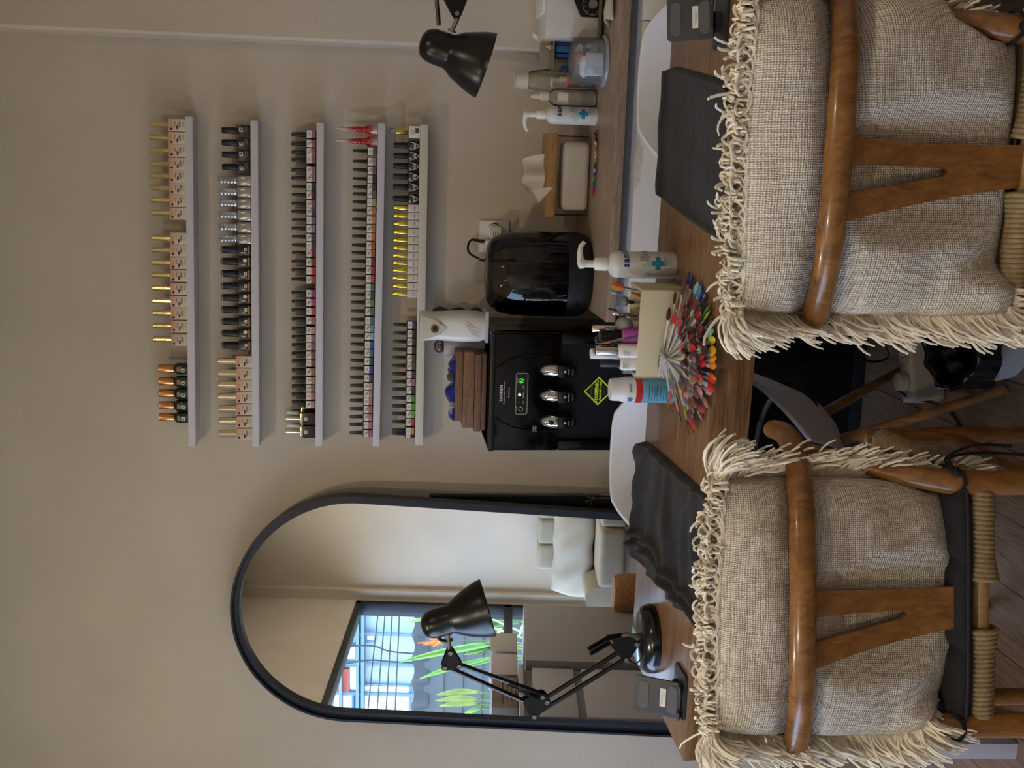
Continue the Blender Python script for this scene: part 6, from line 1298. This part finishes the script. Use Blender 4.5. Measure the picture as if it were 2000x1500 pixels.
tub('white moulded tub chair showing only its back behind the right half of the table', (.205, -.845), math.radians(-2), .262, .265, py(1252, 160, -.58).z, .36, False, 'white tub chairs')
# ------------------------------------------------------------------ power strip, bin, cable on the floor
sa, sb2 = pz(1800, 785, .05), pz(1790, 640, .05); sdir = Vector((sb2.x-sa.x, sb2.y-sa.y, 0)).normalized(); sd2 = Vector((sdir.y, -sdir.x, 0))
PSM = mat('strip_cream', 'a89c88', .5); L_ = .36
o = Vector((sa.x, sa.y, .0)); Ms = frame(o, sdir, -sd2, (0, 0, 1)); ps_ = thing('power_strip', 'long cream multi-socket power strip lying on the floor beside the bin', 'power strip', o, math.atan2(sdir.y, sdir.x))
sh_ = py(1737, 700, sa.y).z-py(1855, 700, sa.y).z; zt_ = .088
MB().box((L_/2, 0, zt_/2), (L_, .062, zt_), 0, Ms).build('strip_body', PSM, ps_, bevel=.012, segs=3)
for k in range(4):
    s_ = MB().lathe([(.0245, zt_-.002), (.0245, zt_+.003), (.021, zt_+.003), (.019, zt_-.0005), (0, zt_-.0005)], 26, Ms @ Matrix.Translation((.05+.062*k, 0, 0))).build('socket', mat('strip_socket', '8e8371', .5), ps_)
    if k != 0: MB().lathe([(.003, 0), (.003, .0012), (0, .0012)], 10, Ms @ Matrix.Translation((.05+.062*k, .009, zt_-.0005))).lathe([(.003, 0), (.003, .0012), (0, .0012)], 10, Ms @ Matrix.Translation((.05+.062*k, -.009, zt_-.0005))).build('socket_hole', INK, s_)
fp = thing('floor_plug', 'round cream plug in the near end of the floor power strip', 'plug', Ms @ Vector((.05, 0, zt_)))
MB().lathe([(.022, zt_), (.0235, zt_+.006), (.022, zt_+.022), (.012, zt_+.026)], 24, Ms @ Matrix.Translation((.05, 0, 0))).build('plug_body', PSM, fp, smooth=50)
q0 = Ms @ Vector((.05, .0, zt_+.018)); MB().tube(spline([q0+Vector((-.02, 0, .0)), q0+Vector((-.035, -.01, -.02)), q0+Vector((-.05, -.06, -.09)), q0+Vector((-.09, -.14, -.10)), q0+Vector((-.2, -.3, -.102))], 6), .0042, 8).build('cable', BLKP, fp)
q1 = Ms @ Vector((.174, 0, zt_+.004)); e1 = py(1682, 700, -.36); dpc = MB().tube(spline([q1, q1+Vector((-.02, .03, .03)), py(1735, 697, -.6), py(1705, 707, -.45), Vector((e1.x, -.345, e1.z))], 7), .0036, 8)
fp2 = tag(dpc.build('floor_cable', BLKP), 'thin black cable looping from the power strip to the water dispenser', 'cable')
ck = [py(1485, 822, -1.255), py(1490, 795, -.9), py(1515, 750, -.6), py(1550, 728, -.42), py(1590, 705, -.36)]
tag(MB().tube(spline(ck, 8), .0028, 6).build('hanging_cable', BLKP), 'thin black cable hanging from the table edge towards the dispenser under the table', 'cable')
bn = pz(1990, 640, 0.0); bcx, bcy = py(1850, 650, -1.09).x, -1.06
bc2 = Vector((-.335, -1.03, 0)); BR, BH = .118, .115
bin_ = thing('waste_bin', 'white round waste bin with black liner under the table', 'bin', bc2); Mt = Matrix.Translation(bc2)
MB().lathe([(BR*.80, 0), (BR*.82, .01), (BR, BH), (BR-.004, BH), (BR*.8, .012), (0, .012)], 44, Mt).build('bin_body', mat('bin_white', 'd7d9df', .4), bin_)
rb = random.Random(4)
ph = [rb.uniform(0, 6) for _ in range(5)]
def liner(u, v):
    a = 2*PI*u; w = 1+.018*math.sin(9*a+ph[0])+.014*math.sin(17*a+ph[1])*v; fold = [(.02, .03), (.70, .035), (.76, .07), (.90, BH-.02), (.985, BH+.022), (1.045, BH+.020), (1.06, BH-.02), (1.07, BH-.035-.008*math.sin(3*a+ph[2])-.006*math.sin(7*a))]
    k = v*(len(fold)-1); i = min(len(fold)-2, int(k)); f_ = k-i; r = fold[i][0]*(1-f_)+fold[i+1][0]*f_; z = fold[i][1]*(1-f_)+fold[i+1][1]*f_
    return (bc2.x+BR*r*w*math.cos(a), bc2.y+BR*r*w*math.sin(a), z+.006*math.sin(11*a+ph[3])*v)
o = MB().grid(liner, 140, 35).build('bin_liner', mat('liner_black', '0b0c0e', .22, bump=.5, bscale=45), bin_, smooth=180)
# ------------------------------------------------------------------ seen in the mirror: sofa, pouf, cabinets and boxes by the window
SOFM = mat('sofa_linen', 'a69d8a', .9, bump=.3, bscale=260, var=.05)
sA = mir(1180, 1180, 1, -3.05); sx0, sx1 = -2.62, -.95; yb, yf = -3.74, -2.98
sofa = thing('sofa', 'cream fabric sofa with channelled back standing against the front wall', 'sofa', ((sx0+sx1)/2, (yb+yf)/2, 0))
zs_ = mir(1172, 1080, 1, yf+.05).z; zk = mir(1068, 1070, 1, yb+.2).z
MB().box(((sx0+sx1)/2, (yb+yf)/2, (zs_-.16)/2+.05), (sx1-sx0, yf-yb, zs_-.16-.05)).build('base', SOFM, sofa, bevel=.03, segs=3)
xm = mir(1200, 1030, 1, yf).x
for (a, b) in ((sx0+.16, xm), (xm, sx1-.16)):
    MB().box(((a+b)/2, (yb+.16+yf)/2+.015, zs_-.08), (b-a-.008, yf-yb-.14, .16)).build('seat_cushion', SOFM, sofa, bevel=.035, segs=4)
nch = 9
for k in range(nch):
    a = sx0+.06+(sx1-sx0-.12)*k/nch; b = sx0+.06+(sx1-sx0-.12)*(k+1)/nch
    MB().box(((a+b)/2, yb+.13, (zk+.12)/2+.06), (b-a-.001, .22, zk-.12)).build('back_channel', SOFM, sofa, bevel=.028, segs=3)
def arm(x):
    def f_(u, v):
        y = yb+.02+(yf-yb-.02)*u; z = zk-(zk-zs_-.07)*min(1, max(0, (u-.08)/.5))**.8; a = 2*PI*v; q = 1/(abs(math.cos(a))**3+abs(math.sin(a))**3)**(1/3)
        return (x+.085*math.cos(a)*q, y, .05+(z-.05)*(.5+.5*math.sin(a)*q))
    g = MB(); g.grid(f_, 20, 32); n0 = 33
    g.add([f_(1, k/32) for k in range(32)], [tuple(range(32))]); g.add([f_(0, k/32) for k in range(32)], [tuple(reversed(range(32)))]); g.build('armrest', SOFM, sofa, smooth=60)
arm(sx0+.085); arm(sx1-.085)
for (x, y) in ((sx0+.1, yf-.08), (sx1-.1, yf-.08), (sx0+.1, yb+.08), (sx1-.1, yb+.08)): MB().lathe([(.018, 0), (.025, .06)], 12, Matrix.Translation((x, y, 0))).build('foot', TEAK, sofa)
pa, pb2 = mir(1120, 1145, 1, yb+.36), mir(1120, 990, 1, yb+.36); pc = (pa+pb2)/2; pc.z = zs_+.17; phw = .31
def pil(u, v, s):
    x, y = 2*u-1, 2*v-1; q = max(0, 1-abs(x)**4)*max(0, 1-abs(y)**4); return (pc.x-.02+phw*x*(1-.05*y*y), yb+.36+.09*s*q**.5-.10*y*.5+.006*math.sin(11*x+4*y), zs_+.125+.125*y*(1+.06*x*x)+.005*math.sin(9*x))
g = MB(); g.grid(lambda u, v: pil(u, v, 1), 30, 30, flip=True); g.grid(lambda u, v: pil(u, v, -1), 30, 30)
pw_ = g.build('throw_pillow', mat('pillow_cream', 'b0a795', .9, bump=.3, bscale=200), smooth=180, weld=.0003); tag(pw_, 'large soft cream pillow leaning on the sofa back', 'pillow')
pf = mir(1196, 1170, 1, -2.62); pfz = pf.z
po_ = thing('rattan_pouf', 'brown woven rattan stool in front of the sofa', 'stool', (pf.x+.03, -2.62, 0))
MB().lathe([(.10, 0), (.115, .02), (.12, pfz*.5), (.115, pfz-.03), (.10, pfz-.004), (0, pfz)], 40, Matrix.Translation((pf.x+.03, -2.62, 0))).build('woven_body', mat('rattan_brown', '8a6236', .75, bump=1.0, bscale=130, var=.35, vscale=90), po_)
# white cabinets
CW = mat('cabinet_greige', '918a88', .5); CW2 = mat('cabinet_edge', 'aaa4a2', .5)
ca = mir(1030, 1181, 0, -2.42); cb_ = mir(1018, 1289, 0, -2.42)
yA, yB_, zc1 = ca.y, cb_.y, (ca.z+cb_.z)/2
cabA = thing('tall_cabinet', 'plain pale cabinet block beside the sofa below the window', 'cabinet', (-2.65, (yA+yB_)/2, 0))
MB().box((-2.645, (yA+yB_)/2, zc1/2), (.45, abs(yB_-yA), zc1)).build('carcass', CW, cabA, bevel=.003)
cc_ = mir(1012, 1300, 0, -2.46); zc2 = cc_.z; yC = -1.37
cabB = thing('drawer_cabinet', 'pale drawer cabinet under the window beside the plain cabinet block', 'cabinet', (-2.65, (yB_+yC)/2, 0))
MB().box((-2.67, (yB_+yC)/2+.002, zc2/2), (.40, yC-yB_-.006, zc2)).build('carcass', CW, cabB, bevel=.002)
z1, z2, z3 = mir(1040, 1330, 0, -2.45).z, mir(1122, 1330, 0, -2.45).z, mir(1138, 1330, 0, -2.45).z
MB().box((-2.655, (yB_+yC)/2+.002, zc2-.012), (.43, yC-yB_-.006, .024)).build('top_board', CW2, cabB, bevel=.002)
for (a, b) in ((z1, z2), (z3, .06)): MB().box((-2.458, (yB_+yC)/2, (a+b)/2), (.022, yC-yB_-.05, a-b)).build('drawer_front', CW2, cabB, bevel=.003)
def sbox(label, p0, p1, X, dx, m_, name='storage_box', zbase=None):
    a, b = mir(*p0, 0, X), mir(*p1, 0, X); z0 = zbase; z1 = max(a.z, b.z)
    o = MB().box((X-dx/2, (a.y+b.y)/2, (z0+z1)/2), (dx, abs(b.y-a.y), z1-z0)).build(name, m_, bevel=.003); tag(o, label, 'box', 'boxes by the window'); return o, a, b, z1
BXW = mat('box_pale', 'b5aca8', .5); BXC = mat('box_kraft', '7d6a5e', .8, var=.15)
zw = max(zc2, .5)
sbox('pale box on the drawer cabinet, right one of two beside the window mullion', (958, 1236), (1018, 1273), -2.50, .22, BXW, 'storage_box', zw+.001)
sbox('pale box on the drawer cabinet, left one of two beside the brown carton', (960, 1276), (1018, 1318), -2.50, .22, BXW, 'storage_box', zw+.001)
o, a, b, zt3 = sbox('brown carton with printed lines on the drawer cabinet by the window', (962, 1322), (1030, 1383), -2.50, .25, BXC, 'carton', zw+.001)
ca_t = bpy.data.objects.new('carton', None)
g = MB(); yc_ = (a.y+b.y)/2; wdt = abs(b.y-a.y)
for k in range(5): g.box((-2.4985, yc_-.02*(k % 2), zt3-.05-.022*k), (.0006, wdt*(.75-.06*k), .005))
g.build('printed_lines', mat('carton_print', '3b302b', .8), o)
bpy.data.objects.remove(ca_t)
# ------------------------------------------------------------------ render settings
SC.view_settings.view_transform = 'Standard'; SC.view_settings.look = 'None'; SC.view_settings.gamma = 1; SC.view_settings.use_curve_mapping = False; SC.view_settings.exposure = EXPO
cy = SC.cycles; cy.use_denoising = True; cy.max_bounces = 7; cy.diffuse_bounces = 4; cy.glossy_bounces = 4; cy.transmission_bounces = 4; cy.transparent_max_bounces = 16; cy.caustics_reflective = False; cy.caustics_refractive = False; cy.sample_clamp_indirect = 6
